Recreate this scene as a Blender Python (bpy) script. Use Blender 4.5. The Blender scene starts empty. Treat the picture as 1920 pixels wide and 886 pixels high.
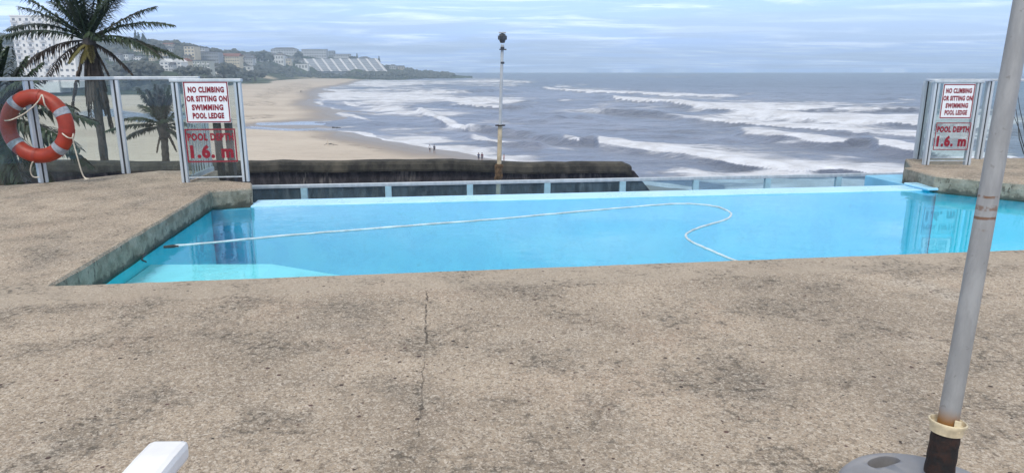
import bpy, bmesh, math, random
import numpy as np
from mathutils import Vector, Matrix
random.seed(7); rng = np.random.default_rng(11)
sc = bpy.context.scene
R = math.radians
# ------------------------------------------------------------------ camera
F = 1294.0; CH = 1.2; HOR = 129.8
PIT = math.atan((443 - HOR) / F)
cam = bpy.data.cameras.new('camera'); cam.sensor_width = 36; cam.lens = F / 1920 * 36
cam.clip_start = 0.05; cam.clip_end = 30000
co = bpy.data.objects.new('camera', cam); sc.collection.objects.link(co)
co.location = (0, 0, CH); co.rotation_euler = (math.pi / 2 - PIT, 0, 0)
sc.camera = co
# ------------------------------------------------------------------ world
SUN_EL, SUN_AZ = R(52), R(200)           # azimuth clockwise from +Y
w = bpy.data.worlds.new("World"); sc.world = w; w.use_nodes = True
nt = w.node_tree; nt.nodes.clear()
def nd(t, typ, **kw):
    n = t.nodes.new(typ)
    for k, v in kw.items(): setattr(n, k, v)
    return n
def lk(t, a, b): t.links.new(a, b)
sky = nd(nt, 'ShaderNodeTexSky', sky_type='NISHITA', sun_disc=False, sun_elevation=SUN_EL, sun_rotation=SUN_AZ,
         air_density=1.0, dust_density=1.2, ozone_density=1.6)
tc = nd(nt, 'ShaderNodeTexCoord'); sep = nd(nt, 'ShaderNodeSeparateXYZ'); lk(nt, tc.outputs['Generated'], sep.inputs[0])
def wm(op, a, b=None, c=None):
    n = nd(nt, 'ShaderNodeMath', operation=op)
    for i, v in enumerate((a, b, c)):
        if v is None: continue
        if isinstance(v, (int, float)): n.inputs[i].default_value = v
        else: lk(nt, v, n.inputs[i])
    return n.outputs[0]
zc = wm('ADD', wm('MAXIMUM', sep.outputs[2], 0.0), 0.045)
cx = wm('DIVIDE', sep.outputs[0], zc); cy = wm('DIVIDE', sep.outputs[1], zc)
cmb = nd(nt, 'ShaderNodeCombineXYZ'); lk(nt, cx, cmb.inputs[0]); lk(nt, cy, cmb.inputs[1])
def wnoise(scale, detail, rough, sx=1, sy=1, dist=0.0, off=0):
    mp = nd(nt, 'ShaderNodeMapping'); lk(nt, cmb.outputs[0], mp.inputs[0])
    mp.inputs['Scale'].default_value = (sx, sy, 1); mp.inputs['Location'].default_value = (off, off * .7, 0)
    n = nd(nt, 'ShaderNodeTexNoise'); lk(nt, mp.outputs[0], n.inputs['Vector'])
    n.inputs['Scale'].default_value = scale; n.inputs['Detail'].default_value = detail
    n.inputs['Roughness'].default_value = rough; n.inputs['Distortion'].default_value = dist
    return n.outputs[0]
def wramp(v, a, b):
    n = nd(nt, 'ShaderNodeMapRange', interpolation_type='SMOOTHSTEP'); lk(nt, v, n.inputs[0])
    n.inputs[1].default_value = a; n.inputs[2].default_value = b
    return n.outputs[0]
big = wnoise(.30, 4, .55, .8, 1, .5, 4.3)
fine = wnoise(.95, 8, .62, .6, 1.2, .7, 1.7)
veil = wramp(big, .40, .60)                       # thick cloud sheet with a few thin places
puff = wramp(fine, .44, .66)
def wmix(f, a, b):
    n = nd(nt, 'ShaderNodeMix', data_type='RGBA')
    if isinstance(f, (int, float)): n.inputs[0].default_value = f
    else: lk(nt, f, n.inputs[0])
    for i, v in ((6, a), (7, b)):
        if isinstance(v, tuple): n.inputs[i].default_value = (*v, 1)
        else: lk(nt, v, n.inputs[i])
    return n.outputs[2]
high = wramp(sep.outputs[2], .10, .42)
sheet = wmix(high, (5.2, 7.8, 13.8), (6.7, 6.8, 6.9))          # the cloud deck overhead is thicker and whiter
c1 = wmix(wm('ADD', wm('MULTIPLY', veil, .3), wm('MULTIPLY_ADD', high, .14, .56)), sky.outputs[0], sheet)
c2 = wmix(wm('MULTIPLY', puff, wm('ADD', wm('MULTIPLY', veil, .55), .25)), c1, wmix(high, (11.0, 12.4, 14.8), (13.5, 13.4, 13.2)))
bg = nd(nt, 'ShaderNodeBackground'); lk(nt, c2, bg.inputs[0]); bg.inputs[1].default_value = 0.085
wo = nd(nt, 'ShaderNodeOutputWorld'); lk(nt, bg.outputs[0], wo.inputs[0])
# ------------------------------------------------------------------ sun (veiled by cloud)
sl = bpy.data.lights.new('sun', 'SUN'); sl.energy = 1.3; sl.angle = R(14); sl.color = (1, .95, .88)
so = bpy.data.objects.new('sun', sl); sc.collection.objects.link(so)
sd = Vector((math.sin(SUN_AZ) * math.cos(SUN_EL), math.cos(SUN_AZ) * math.cos(SUN_EL), math.sin(SUN_EL)))
so.rotation_euler = sd.to_track_quat('Z', 'Y').to_euler()
sc.view_settings.view_transform = 'Standard'; sc.view_settings.look = 'None'
sc.view_settings.exposure = 0.66; sc.view_settings.gamma = 1.0; sc.view_settings.use_curve_mapping = False
cy_ = sc.cycles
cy_.max_bounces = 8; cy_.transparent_max_bounces = 24; cy_.volume_bounces = 0; cy_.use_denoising = True
cy_.sample_clamp_indirect = 6

# ------------------------------------------------------------------ projection helpers (metres <-> photograph)
CP, SP = math.cos(PIT), math.sin(PIT)
def up(px, py, z=0.0):
    a = (px - 960) / F; b = (443 - py) / F
    t = (z - CH) / (b * CP - SP)
    return Vector((a * t, (CP + b * SP) * t, z))
def upY(px, py, Y):
    a = (px - 960) / F; b = (443 - py) / F
    t = Y / (CP + b * SP)
    return Vector((a * t, Y, CH + (b * CP - SP) * t))
def to_px(X, Y, Z):
    dz = Z - CH
    zc = Y * CP - dz * SP; yc = Y * SP + dz * CP
    return 960 + F * X / zc, 443 - F * yc / zc
# ------------------------------------------------------------------ numpy noise
_perm = rng.random((256, 256))
def vnoise(x, y):
    xi = np.floor(x).astype(int); yi = np.floor(y).astype(int)
    fx = x - xi; fy = y - yi; fx = fx * fx * (3 - 2 * fx); fy = fy * fy * (3 - 2 * fy)
    g = lambda i, j: _perm[(xi + i) & 255, (yi + j) & 255]
    return (g(0, 0) * (1 - fx) + g(1, 0) * fx) * (1 - fy) + (g(0, 1) * (1 - fx) + g(1, 1) * fx) * fy
def fbm(x, y, o=4):
    s = 0; a = .5; t = 0
    for k in range(o):
        s = s + a * vnoise(x * 2 ** k + 17 * k, y * 2 ** k + 31 * k); t += a; a *= .5
    return s / t
def sstep(a, b, x):
    t = np.clip((x - a) / (b - a), 0, 1); return t * t * (3 - 2 * t)
# ------------------------------------------------------------------ object helpers
COL = sc.collection
class MB:
    def __init__(s): s.v = []; s.f = []; s.m = []
    def add(s, vs, fs, m=0):
        o = len(s.v); s.v += [tuple(v) for v in vs]; s.f += [tuple(i + o for i in f) for f in fs]; s.m += [m] * len(fs)
        return s
    def box(s, c, d, mat=None, m=0):
        c = Vector(c); hx, hy, hz = d[0] / 2, d[1] / 2, d[2] / 2
        vs = [Vector((x, y, z)) for x in (-hx, hx) for y in (-hy, hy) for z in (-hz, hz)]
        if mat is not None: vs = [mat @ v for v in vs]
        return s.add([v + c for v in vs], [(0, 1, 3, 2), (4, 6, 7, 5), (0, 4, 5, 1), (2, 3, 7, 6), (0, 2, 6, 4), (1, 5, 7, 3)], m)
    def beam(s, a, b, wd, th, m=0, side=None):
        a = Vector(a); b = Vector(b); t = (b - a).normalized()
        sd_ = Vector(side).normalized() if side is not None else t.cross(Vector((0, 0, 1)))
        if sd_.length < 1e-4: sd_ = Vector((1, 0, 0))
        sd_ = (sd_ - t * sd_.dot(t)).normalized(); n = sd_.cross(t)
        vs = []
        for p in (a, b):
            for i, j in ((-1, -1), (1, -1), (1, 1), (-1, 1)): vs.append(p + sd_ * wd / 2 * i + n * th / 2 * j)
        return s.add(vs, [(3, 2, 1, 0), (4, 5, 6, 7), (0, 1, 5, 4), (1, 2, 6, 5), (2, 3, 7, 6), (3, 0, 4, 7)], m)
    def tube(s, pts, rad, n=10, m=0, cap=True):
        pts = [Vector(p) for p in pts]
        rad = rad if isinstance(rad, (list, tuple)) else [rad] * len(pts)
        vs = []; pr = None
        for i, p in enumerate(pts):
            t = (pts[min(i + 1, len(pts) - 1)] - pts[max(i - 1, 0)]).normalized()
            if pr is None:
                pr = t.orthogonal().normalized()
            pr = (pr - t * pr.dot(t)).normalized(); q = t.cross(pr)
            for k in range(n):
                a = 2 * math.pi * k / n
                vs.append(p + (pr * math.cos(a) + q * math.sin(a)) * rad[i])
        fs = []
        for i in range(len(pts) - 1):
            for k in range(n):
                fs.append((i * n + k, i * n + (k + 1) % n, (i + 1) * n + (k + 1) % n, (i + 1) * n + k))
        if cap:
            fs.append(tuple(range(n - 1, -1, -1))); fs.append(tuple((len(pts) - 1) * n + k for k in range(n)))
        return s.add(vs, fs, m)
    def lathe(s, prof, c=(0, 0, 0), n=40, m=0, mat=None):
        vs = []; c = Vector(c)
        for r, z in prof:
            for k in range(n):
                a = 2 * math.pi * k / n; v = Vector((r * math.cos(a), r * math.sin(a), z))
                vs.append(c + (mat @ v if mat is not None else v))
        fs = []
        for i in range(len(prof) - 1):
            for k in range(n): fs.append((i * n + k, i * n + (k + 1) % n, (i + 1) * n + (k + 1) % n, (i + 1) * n + k))
        return s.add(vs, fs, m)
    def build(s, name, mats, parent=None, smooth=False, bevel=0):
        me = bpy.data.meshes.new(name); me.from_pydata(s.v, [], s.f)
        mats = mats if isinstance(mats, (list, tuple)) else [mats]
        for m in mats: me.materials.append(m)
        if len(mats) > 1: me.polygons.foreach_set('material_index', s.m)
        bm = bmesh.new(); bm.from_mesh(me); bmesh.ops.recalc_face_normals(bm, faces=bm.faces)
        if getattr(s, 'up', False):
            bm.normal_update()
            for f in bm.faces:
                if f.normal.z < 0: f.normal_flip()
        if smooth:
            for f in bm.faces: f.smooth = True
            for e in bm.edges:
                if len(e.link_faces) == 2 and e.calc_face_angle(0) > R(40): e.smooth = False
        bm.to_mesh(me); bm.free()
        o = bpy.data.objects.new(name, me); COL.objects.link(o)
        if bevel:
            b = o.modifiers.new('bevel', 'BEVEL'); b.width = bevel; b.segments = 2; b.limit_method = 'ANGLE'
        if parent is not None:
            o.parent = parent; o.matrix_parent_inverse = Matrix.Translation(parent.location).inverted() if parent.rotation_euler[:] == (0, 0, 0) else parent.matrix_basis.inverted()
        return o
def tag(o, label=None, cat=None, group=None, kind=None):
    if label: o['label'] = label
    if cat: o['category'] = cat
    if group: o['group'] = group
    if kind: o['kind'] = kind
    return o
def thing(name, loc, label, cat, group=None):
    o = bpy.data.objects.new(name, None); COL.objects.link(o); o.location = loc; o.empty_display_size = .2
    return tag(o, label, cat, group)
def grid_mesh(name, X, Y, Z, mat, attrs=None, smooth=True):
    n, m = X.shape
    me = bpy.data.meshes.new(name)
    vs = np.stack([X, Y, Z], -1).reshape(-1, 3).astype(np.float32)
    idx = np.arange(n * m).reshape(n, m)
    q = np.stack([idx[:-1, :-1], idx[:-1, 1:], idx[1:, 1:], idx[1:, :-1]], -1).reshape(-1, 4)
    me.vertices.add(len(vs)); me.vertices.foreach_set('co', vs.ravel())
    me.loops.add(q.size); me.loops.foreach_set('vertex_index', q.ravel().astype(np.int32))
    me.polygons.add(len(q)); me.polygons.foreach_set('loop_start', np.arange(0, q.size, 4, dtype=np.int32))
    me.polygons.foreach_set('loop_total', np.full(len(q), 4, np.int32))
    me.polygons.foreach_set('use_smooth', np.full(len(q), smooth))
    me.update(calc_edges=True); me.validate()
    for k, a in (attrs or {}).items():
        at = me.attributes.new(k, 'FLOAT', 'POINT'); at.data.foreach_set('value', a.ravel().astype(np.float32))
    me.materials.append(mat)
    o = bpy.data.objects.new(name, me); COL.objects.link(o)
    return o
# ------------------------------------------------------------------ material helpers
class T:
    """small wrapper that writes node graphs"""
    def __init__(s, name):
        s.mat = bpy.data.materials.new(name); s.mat.use_nodes = True
        s.t = s.mat.node_tree; s.t.nodes.clear()
        s.out = s.n('ShaderNodeOutputMaterial'); s.tc = s.n('ShaderNodeTexCoord')
    def n(s, typ, **kw):
        x = s.t.nodes.new(typ)
        for k, v in kw.items(): setattr(x, k, v)
        return x
    def put(s, sock, v):
        if isinstance(v, bpy.types.NodeSocket): s.t.links.new(v, sock)
        elif isinstance(v, tuple) and len(v) == 3 and len(sock.default_value) == 4: sock.default_value = (*v, 1)
        else: sock.default_value = v
    def coord(s, scale=(1, 1, 1), loc=(0, 0, 0), rot=(0, 0, 0), src='Object'):
        m = s.n('ShaderNodeMapping'); s.put(m.inputs[0], s.tc.outputs[src])
        m.inputs['Scale'].default_value = scale; m.inputs['Location'].default_value = loc; m.inputs['Rotation'].default_value = rot
        return m.outputs[0]
    def noise(s, scale, detail=4, rough=.55, vec=None, dist=0.0, color=False):
        x = s.n('ShaderNodeTexNoise'); s.put(x.inputs['Vector'], vec if vec is not None else s.tc.outputs['Object'])
        x.inputs['Scale'].default_value = scale; x.inputs['Detail'].default_value = detail
        x.inputs['Roughness'].default_value = rough; x.inputs['Distortion'].default_value = dist
        return x.outputs[1 if color else 0]
    def voro(s, scale, vec=None, feature='F1', rand=1.0):
        x = s.n('ShaderNodeTexVoronoi', feature=feature); s.put(x.inputs['Vector'], vec if vec is not None else s.tc.outputs['Object'])
        x.inputs['Scale'].default_value = scale; x.inputs['Randomness'].default_value = rand
        return x
    def math(s, op, a, b=None, c=None, clamp=False):
        x = s.n('ShaderNodeMath', operation=op, use_clamp=clamp)
        for i, v in enumerate((a, b, c)):
            if v is not None: s.put(x.inputs[i], v)
        return x.outputs[0]
    def ramp(s, v, a, b, lo=0.0, hi=1.0):
        x = s.n('ShaderNodeMapRange', interpolation_type='SMOOTHSTEP'); s.put(x.inputs[0], v)
        x.inputs[1].default_value = a; x.inputs[2].default_value = b; x.inputs[3].default_value = lo; x.inputs[4].default_value = hi
        return x.outputs[0]
    def mix(s, f, a, b, mode='MIX'):
        x = s.n('ShaderNodeMix', data_type='RGBA', blend_type=mode)
        s.put(x.inputs[0], f); s.put(x.inputs[6], a); s.put(x.inputs[7], b)
        return x.outputs[2]
    def sep(s, v):
        x = s.n('ShaderNodeSeparateXYZ'); s.put(x.inputs[0], v); return x.outputs
    def attr(s, name):
        x = s.n('ShaderNodeAttribute'); x.attribute_name = name; return x.outputs['Fac']
    def bump(s, h, strength=.3, dist=.01, normal=None):
        x = s.n('ShaderNodeBump'); s.put(x.inputs['Height'], h)
        x.inputs['Strength'].default_value = strength; x.inputs['Distance'].default_value = dist
        if normal is not None: s.put(x.inputs['Normal'], normal)
        return x.outputs[0]
    def bsdf(s, col, rough=.6, normal=None, metal=0.0, spec=.5, ior=1.5, link=True):
        x = s.n('ShaderNodeBsdfPrincipled'); s.put(x.inputs['Base Color'], col); s.put(x.inputs['Roughness'], rough)
        s.put(x.inputs['Metallic'], metal); s.put(x.inputs['Specular IOR Level'], spec); x.inputs['IOR'].default_value = ior
        if normal is not None: s.put(x.inputs['Normal'], normal)
        if link: s.t.links.new(x.outputs[0], s.out.inputs[0])
        return x.outputs[0]
    def surf(s, sh): s.t.links.new(sh, s.out.inputs[0])
    def mixsh(s, f, a, b):
        x = s.n('ShaderNodeMixShader'); s.put(x.inputs[0], f); s.t.links.new(a, x.inputs[1]); s.t.links.new(b, x.inputs[2])
        return x.outputs[0]
def simple(name, col, rough=.6, var=.25, scale=8.0, metal=0.0, bump=0.0, spec=.5):
    t = T(name); n = t.noise(scale, 5, .6)
    dark = tuple(c * (1 - var) for c in col); lite = tuple(min(1, c * (1 + var * .5)) for c in col)
    c = t.mix(t.ramp(n, .3, .7), dark, lite)
    t.bsdf(c, rough, t.bump(n, bump, .01) if bump else None, metal, spec)
    return t.mat
M = {}
# pool frame of reference: the pool stands 7.5 degrees askew to the view
PA = R(7.55); PO = Vector((-2.64, 3.77, 0)); PU = Vector((math.cos(PA), math.sin(PA), 0)); PV = Vector((-math.sin(PA), math.cos(PA), 0))
def pool(u, v, z=0.0): return PO + PU * u + PV * v + Vector((0, 0, z))
WZ = -0.18
SEA = -17.0

# ---- concrete of the deck: worn exposed aggregate
def deck_material():
    t = T('exposed_aggregate_concrete'); ob = t.tc.outputs['Object']
    xs = t.sep(ob)
    blot = t.noise(.9, 6, .62, dist=.4); blot2 = t.noise(2.6, 5, .6, t.coord(loc=(7, 3, 0)))
    c = t.mix(t.ramp(blot, .36, .66), (.43, .348, .262), (.285, .23, .172))
    c = t.mix(t.ramp(blot2, .47, .68, 0, .62), c, (.165, .138, .105))
    blot3 = t.noise(1.3, 7, .7, t.coord(loc=(31, 17, 0)), dist=.6); c = t.mix(t.ramp(blot3, .52, .68, 0, .6), c, (.135, .12, .10))
    warm = t.noise(1.7, 3, .5, t.coord(loc=(1, 9, 0)))
    c = t.mix(t.ramp(warm, .55, .75, 0, .45), c, (.42, .30, .215))
    pale = t.noise(1.1, 5, .6, t.coord(loc=(21, 5, 0)))
    c = t.mix(t.ramp(pale, .58, .74, 0, .6), c, (.50, .45, .385))
    warp = t.mix(.5, ob, t.mix(.035, ob, t.noise(60, 3, .6, color=True), 'ADD'))
    v1 = t.voro(105, warp); v2 = t.voro(220, warp); g = t.noise(260, 3, .7)
    vc = t.sep(v1.outputs['Color']); vc2 = t.sep(v2.outputs['Color'])
    c = t.mix(t.ramp(vc[0], .55, 1., 0, .55), c, (.62, .55, .46))
    c = t.mix(t.ramp(vc[1], .62, 1., 0, .75), c, (.16, .125, .095))
    c = t.mix(t.ramp(vc2[0], .6, 1., 0, .45), c, (.66, .60, .52))
    c = t.mix(t.ramp(vc2[1], .6, 1., 0, .6), c, (.17, .14, .11))
    c = t.mix(t.ramp(g, .3, .45, .55, 0), c, (.10, .08, .065))
    vv = t.math('ADD', t.math('ADD', t.math('MULTIPLY', xs[0], PV.x), t.math('MULTIPLY', xs[1], PV.y)), -(PO.x * PV.x + PO.y * PV.y))
    lip = t.math('MULTIPLY', t.ramp(t.math('ADD', vv, t.math('MULTIPLY', t.math('SUBTRACT', t.noise(3, 4, .6), .5), .12)), -.40, -.30), t.ramp(vv, .02, .05, 1, 0))
    c = t.mix(t.math('MULTIPLY', lip, .5), c, (.40, .34, .27))
    # grit gathered where the paste has worn away
    wear = t.math('MULTIPLY', t.ramp(t.noise(26, 6, .75), .50, .62), t.ramp(blot2, .42, .62))
    c = t.mix(t.math('MULTIPLY', wear, .8), c, (.085, .074, .06))
    # black pebbles
    st = t.coord(scale=(1, 1, .3)); v3 = t.voro(15, st); v4 = t.voro(31, t.coord(loc=(3, 3, 0)))
    p3 = t.sep(v3.outputs['Color']); p4 = t.sep(v4.outputs['Color'])
    peb = t.math('MULTIPLY', t.ramp(p3[0], .80, .82), t.ramp(v3.outputs['Distance'], .11, .16, 1, 0))
    peb2 = t.math('MULTIPLY', t.ramp(p4[0], .80, .82), t.ramp(v4.outputs['Distance'], .14, .2, 1, 0))
    pebs = t.math('MAXIMUM', peb, peb2)
    pcol = t.mix(p3[1], (.02, .017, .016), (.10, .055, .05))
    c = t.mix(t.math('MULTIPLY', pebs, .92), c, pcol)
    # cracks: one across the slab, two straight pour joints
    wob = t.math('ADD', t.math('MULTIPLY', t.math('SUBTRACT', t.noise(2.5, 3, .6), .5), .16),
                 t.math('MULTIPLY', t.math('SUBTRACT', t.noise(24, 4, .7), .5), .05))
    def crack(p, q, wdt, wig, a, b):
        d = Vector((q[0] - p[0], q[1] - p[1], 0)); L = d.length; d /= L; n = Vector((-d.y, d.x, 0))
        ds = t.math('ADD', t.math('ADD', t.math('MULTIPLY', xs[0], n.x), t.math('MULTIPLY', xs[1], n.y)), -(p[0] * n.x + p[1] * n.y))
        al = t.math('ADD', t.math('ADD', t.math('MULTIPLY', xs[0], d.x), t.math('MULTIPLY', xs[1], d.y)), -(p[0] * d.x + p[1] * d.y))
        ds = t.math('ABSOLUTE', t.math('ADD', ds, t.math('MULTIPLY', wob, wig)))
        k = t.ramp(ds, wdt * .4, wdt, 1, 0)
        k = t.math('MULTIPLY', k, t.ramp(al, -.02, .06)); k = t.math('MULTIPLY', k, t.ramp(al, L - .08, L, 1, 0))
        brk = t.ramp(t.noise(a, 3, .6, t.coord(loc=(p[0], b, 0))), .38, .5)
        return t.math('MULTIPLY', k, brk)
    A, B = up(800, 545), up(797, 650); C_ = up(781, 880)
    k = crack(A, B, .006, .5, 18, 2); k = t.math('MAXIMUM', k, t.math('MULTIPLY', crack(B, C_, .003, .8, 9, 5), .7))
    A, B = up(1570, 545), up(1860, 705)
    k2 = crack(A, B, .004, .12, 6, 8)
    A, B = up(-60, 590), up(1960, 492); k3 = crack(A, B, .004, .12, 3, 4)
    c = t.mix(t.math('MULTIPLY', t.math('MAXIMUM', k2, k3), .5), c, (.16, .13, .10))
    c = t.mix(t.math('MULTIPLY', k, .72), c, (.03, .025, .02))
    # algae grey-green on upright faces and the drip edge
    geo = t.n('ShaderNodeNewGeometry'); nz = t.sep(geo.outputs['True Normal'])[2]
    side = t.ramp(nz, .3, .85, 1, 0)
    alg = t.mix(t.ramp(t.noise(7, 5, .65), .35, .65), (.30, .30, .25), (.13, .135, .105))
    spot = t.ramp(t.noise(16, 5, .7, t.coord(scale=(1, 1, .5))), .57, .64)
    alg = t.mix(t.math('MULTIPLY', spot, .9), alg, (.035, .035, .03))
    c = t.mix(t.math('MULTIPLY', side, .8), c, alg)
    tide = t.math('MULTIPLY', t.ramp(t.math('ADD', xs[2], t.math('MULTIPLY', t.math('SUBTRACT', t.noise(9, 4, .7), .5), .16)), -.165, -.13, 1, 0), side)
    c = t.mix(t.math('MULTIPLY', tide, .75), c, (.04, .045, .04))
    h = t.math('ADD', t.math('MULTIPLY', v1.outputs['Distance'], -.5), t.math('MULTIPLY', g, .7))
    h = t.math('SUBTRACT', h, t.math('MULTIPLY', k, 2.5)); h = t.math('SUBTRACT', h, t.math('MULTIPLY', wear, .5))
    t.bsdf(c, .85, t.bump(h, .55, .006), spec=.25)
    return t.mat
M['deck'] = deck_material()
# ---- painted pool shell
def pool_paint():
    t = T('blue_pool_paint'); n = t.noise(2.2, 5, .6); f = t.noise(9, 4, .6)
    c = t.mix(t.ramp(n, .35, .65), (.030, .78, .92), (.055, .82, .94))
    c = t.mix(t.ramp(f, .6, .75, 0, .35), c, (.10, .60, .76))
    t.bsdf(c, .55, spec=.3); return t.mat
M['pool_paint'] = pool_paint()
def water_mat():
    t = T('pool_water')
    rip = t.noise(5.0, 3, .55, t.coord(scale=(1, 1.5, 1)), dist=.4); big_ = t.noise(.6, 2, .5)
    cal = t.ramp(big_, .4, .62, .12, 1.0)
    h = t.math('ADD', t.math('MULTIPLY', rip, cal), t.math('MULTIPLY', t.noise(22, 2, .5), .06))
    nrm = t.bump(h, .12, .03)
    tr = t.n('ShaderNodeBsdfTransparent'); tr.inputs[0].default_value = (.50, .95, .99, 1)
    gl = t.n('ShaderNodeBsdfGlossy'); gl.inputs['Roughness'].default_value = .015; t.put(gl.inputs['Normal'], nrm)
    gl.inputs['Color'].default_value = (.9, .97, 1, 1)
    fr = t.n('ShaderNodeFresnel'); fr.inputs['IOR'].default_value = 1.36; t.put(fr.inputs['Normal'], nrm)
    t.surf(t.mixsh(fr.outputs[0], tr.outputs[0], gl.outputs[0])); return t.mat
M['water'] = water_mat()
def glass_mat(name, tint, ior=1.45, dirt=.04, dcol=(.6, .65, .66)):
    t = T(name)
    tr = t.n('ShaderNodeBsdfTransparent'); tr.inputs[0].default_value = (*tint, 1)
    gl = t.n('ShaderNodeBsdfGlossy'); gl.inputs['Roughness'].default_value = .02
    df = t.n('ShaderNodeBsdfDiffuse'); df.inputs[0].default_value = (*dcol, 1)
    n = t.noise(6, 5, .65, t.coord(scale=(1, 1, .35)))
    a = t.mixsh(t.ramp(n, .35, .8, dirt * .4, dirt * 2), tr.outputs[0], df.outputs[0])
    fr = t.n('ShaderNodeFresnel'); fr.inputs['IOR'].default_value = ior
    bk = t.n('ShaderNodeNewGeometry').outputs['Backfacing']
    t.surf(t.mixsh(t.math('MULTIPLY', fr.outputs[0], t.math('SUBTRACT', 1.0, bk)), a, gl.outputs[0])); return t.mat
M['glass'] = glass_mat('tinted_fence_glass', (.86, .91, .91), dirt=.03)
M['glass_blue'] = glass_mat('salty_blue_glass', (.70, .82, .87), dirt=.06, dcol=(.45, .6, .68))
M['film'] = glass_mat('clear_sign_film', (.95, .93, .93), dirt=.06, dcol=(.8, .78, .78))
M['film_pale'] = glass_mat('pale_sign_film', (.9, .9, .9), dirt=.22, dcol=(.82, .82, .82))
def alu():
    t = T('weathered_aluminium'); n = t.noise(14, 5, .6, t.coord(scale=(1, 1, .15)))
    c = t.mix(t.ramp(n, .3, .7), (.42, .47, .50), (.56, .60, .63))
    sp = t.ramp(t.noise(30, 4, .7), .66, .74, 0, .5)
    c = t.mix(sp, c, (.26, .23, .2)); t.bsdf(c, .42, metal=.25, spec=.5); return t.mat
M['alu'] = alu()
M['alu_dark'] = simple('dark_rubber_gasket', (.035, .037, .04), .6)
M['white'] = simple('white_sign_board', (.78, .79, .80), .4, .06, 5)
M['red'] = simple('red_sign_lettering', (.24, .005, .018), .45, .15, 14)
M['orange'] = simple('orange_buoy_plastic', (.31, .029, .010), .5, .25, 9)
M['band'] = simple('grey_reflective_tape', (.30, .32, .36), .4, .3, 40)
M['rope'] = simple('weathered_rope', (.62, .56, .46), .9, .3, 60, bump=.4)
M['hose'] = simple('white_pool_hose', (.52, .64, .69), .5, .3, 7)
M['black'] = simple('black_plastic', (.02, .022, .025), .5)
M['resin'] = simple('white_resin', (.78, .78, .785), .42, .10, 9, spec=.4)
def pole_paint():
    t = T('grey_painted_steel_pole'); z = t.sep(t.tc.outputs['Object'])[2]
    n = t.noise(30, 5, .65, t.coord(scale=(1, 1, .25)))
    c = t.mix(t.ramp(n, .35, .7), (.245, .248, .245), (.315, .318, .312))
    c = t.mix(t.ramp(t.noise(60, 3, .6), .64, .72, 0, .5), c, (.15, .14, .13))
    wv = t.noise(26, 3, .6)
    for zz, wd_, k_ in ((.825, .005, .9), (.852, .009, .7), (.880, .004, .9), (.795, .004, .4)):
        d = t.math('ABSOLUTE', t.math('SUBTRACT', t.math('ADD', z, t.math('MULTIPLY', t.math('SUBTRACT', wv, .5), .012)), zz))
        m = t.math('MULTIPLY', t.ramp(d, wd_ * .5, wd_, 1, 0), t.ramp(t.noise(38, 3, .6, t.coord(loc=(0, 0, zz))), .42, .56))
        c = t.mix(t.math('MULTIPLY', m, k_), c, (.16, .07, .025))
    low = t.ramp(t.math('ADD', z, t.math('MULTIPLY', n, -.05)), .235, .29, 1, 0)
    c = t.mix(low, c, (.26, .12, .03))
    t.bsdf(c, .48); return t.mat
M['pole'] = pole_paint()
def rusty():
    t = T('rusted_steel'); n = t.noise(22, 6, .7); c = t.mix(t.ramp(n, .4, .68), (.006, .005, .005), (.030, .011, .006))
    t.bsdf(c, .8, t.bump(n, .7, .01)); return t.mat
M['rust'] = rusty()
M['cream'] = simple('yellowed_plastic', (.66, .56, .37), .45, .3, 25)
def base_mat():
    t = T('grey_stained_plastic'); n = t.noise(9, 5, .6); o = t.sep(t.tc.outputs['Object'])
    c = t.mix(t.ramp(n, .35, .7), (.20, .20, .21), (.27, .265, .27))
    d = t.math('SQRT', t.math('ADD', t.math('POWER', t.math('SUBTRACT', o[0], 1.33), 2), t.math('POWER', t.math('SUBTRACT', o[1], 1.60), 2)))
    st = t.math('MULTIPLY', t.ramp(d, .05, .16, 1, 0), t.ramp(t.noise(30, 4, .7), .3, .55))
    c = t.mix(t.math('MULTIPLY', st, .85), c, (.42, .13, .06))
    t.bsdf(c, .5); return t.mat
M['base'] = base_mat()
def seawall_mat():
    t = T('tar_black_stone_wall'); o = t.coord(scale=(1, 1, .3)); n = t.noise(3.4, 7, .78, o); m = t.noise(.35, 3, .5)
    c = t.mix(t.ramp(n, .42, .62), (.008, .007, .010), (.042, .037, .041))
    st = t.math('MULTIPLY', t.ramp(t.noise(3.4, 5, .7, t.coord(scale=(1, 1, .16), loc=(5, 0, 0))), .50, .62), t.ramp(m, .44, .62))
    c = t.mix(t.math('MULTIPLY', st, .8), c, (.125, .113, .105))
    t.bsdf(c, .85, t.bump(n, .6, .08)); return t.mat
M['seawall'] = seawall_mat()
def coping_mat():
    t = T('lichen_stained_coping'); n = t.noise(1.4, 6, .7, t.coord(scale=(1, 1, .6)))
    c = t.mix(t.ramp(n, .35, .65), (.014, .014, .012), (.060, .055, .043))
    c = t.mix(t.ramp(t.noise(.5, 4, .6, t.coord(loc=(9, 0, 0))), .55, .7, 0, .6), c, (.12, .105, .075))
    t.bsdf(c, .9, t.bump(n, .5, .08)); return t.mat
M['coping'] = coping_mat()
M['timber'] = simple('dark_wet_timber', (.035, .032, .03), .75, .4, 9)
M['lampgrey'] = simple('galvanised_mast_upper', (.42, .44, .44), .5, .15, 5)
M['lampcream'] = simple('cream_mast_lower', (.46, .38, .25), .6, .35, 4)
M['lamphead'] = simple('dark_floodlight', (.04, .045, .05), .4)
M['pane_dark'] = simple('window_pane', (.17, .185, .20), .25, .3, .3)
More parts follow.
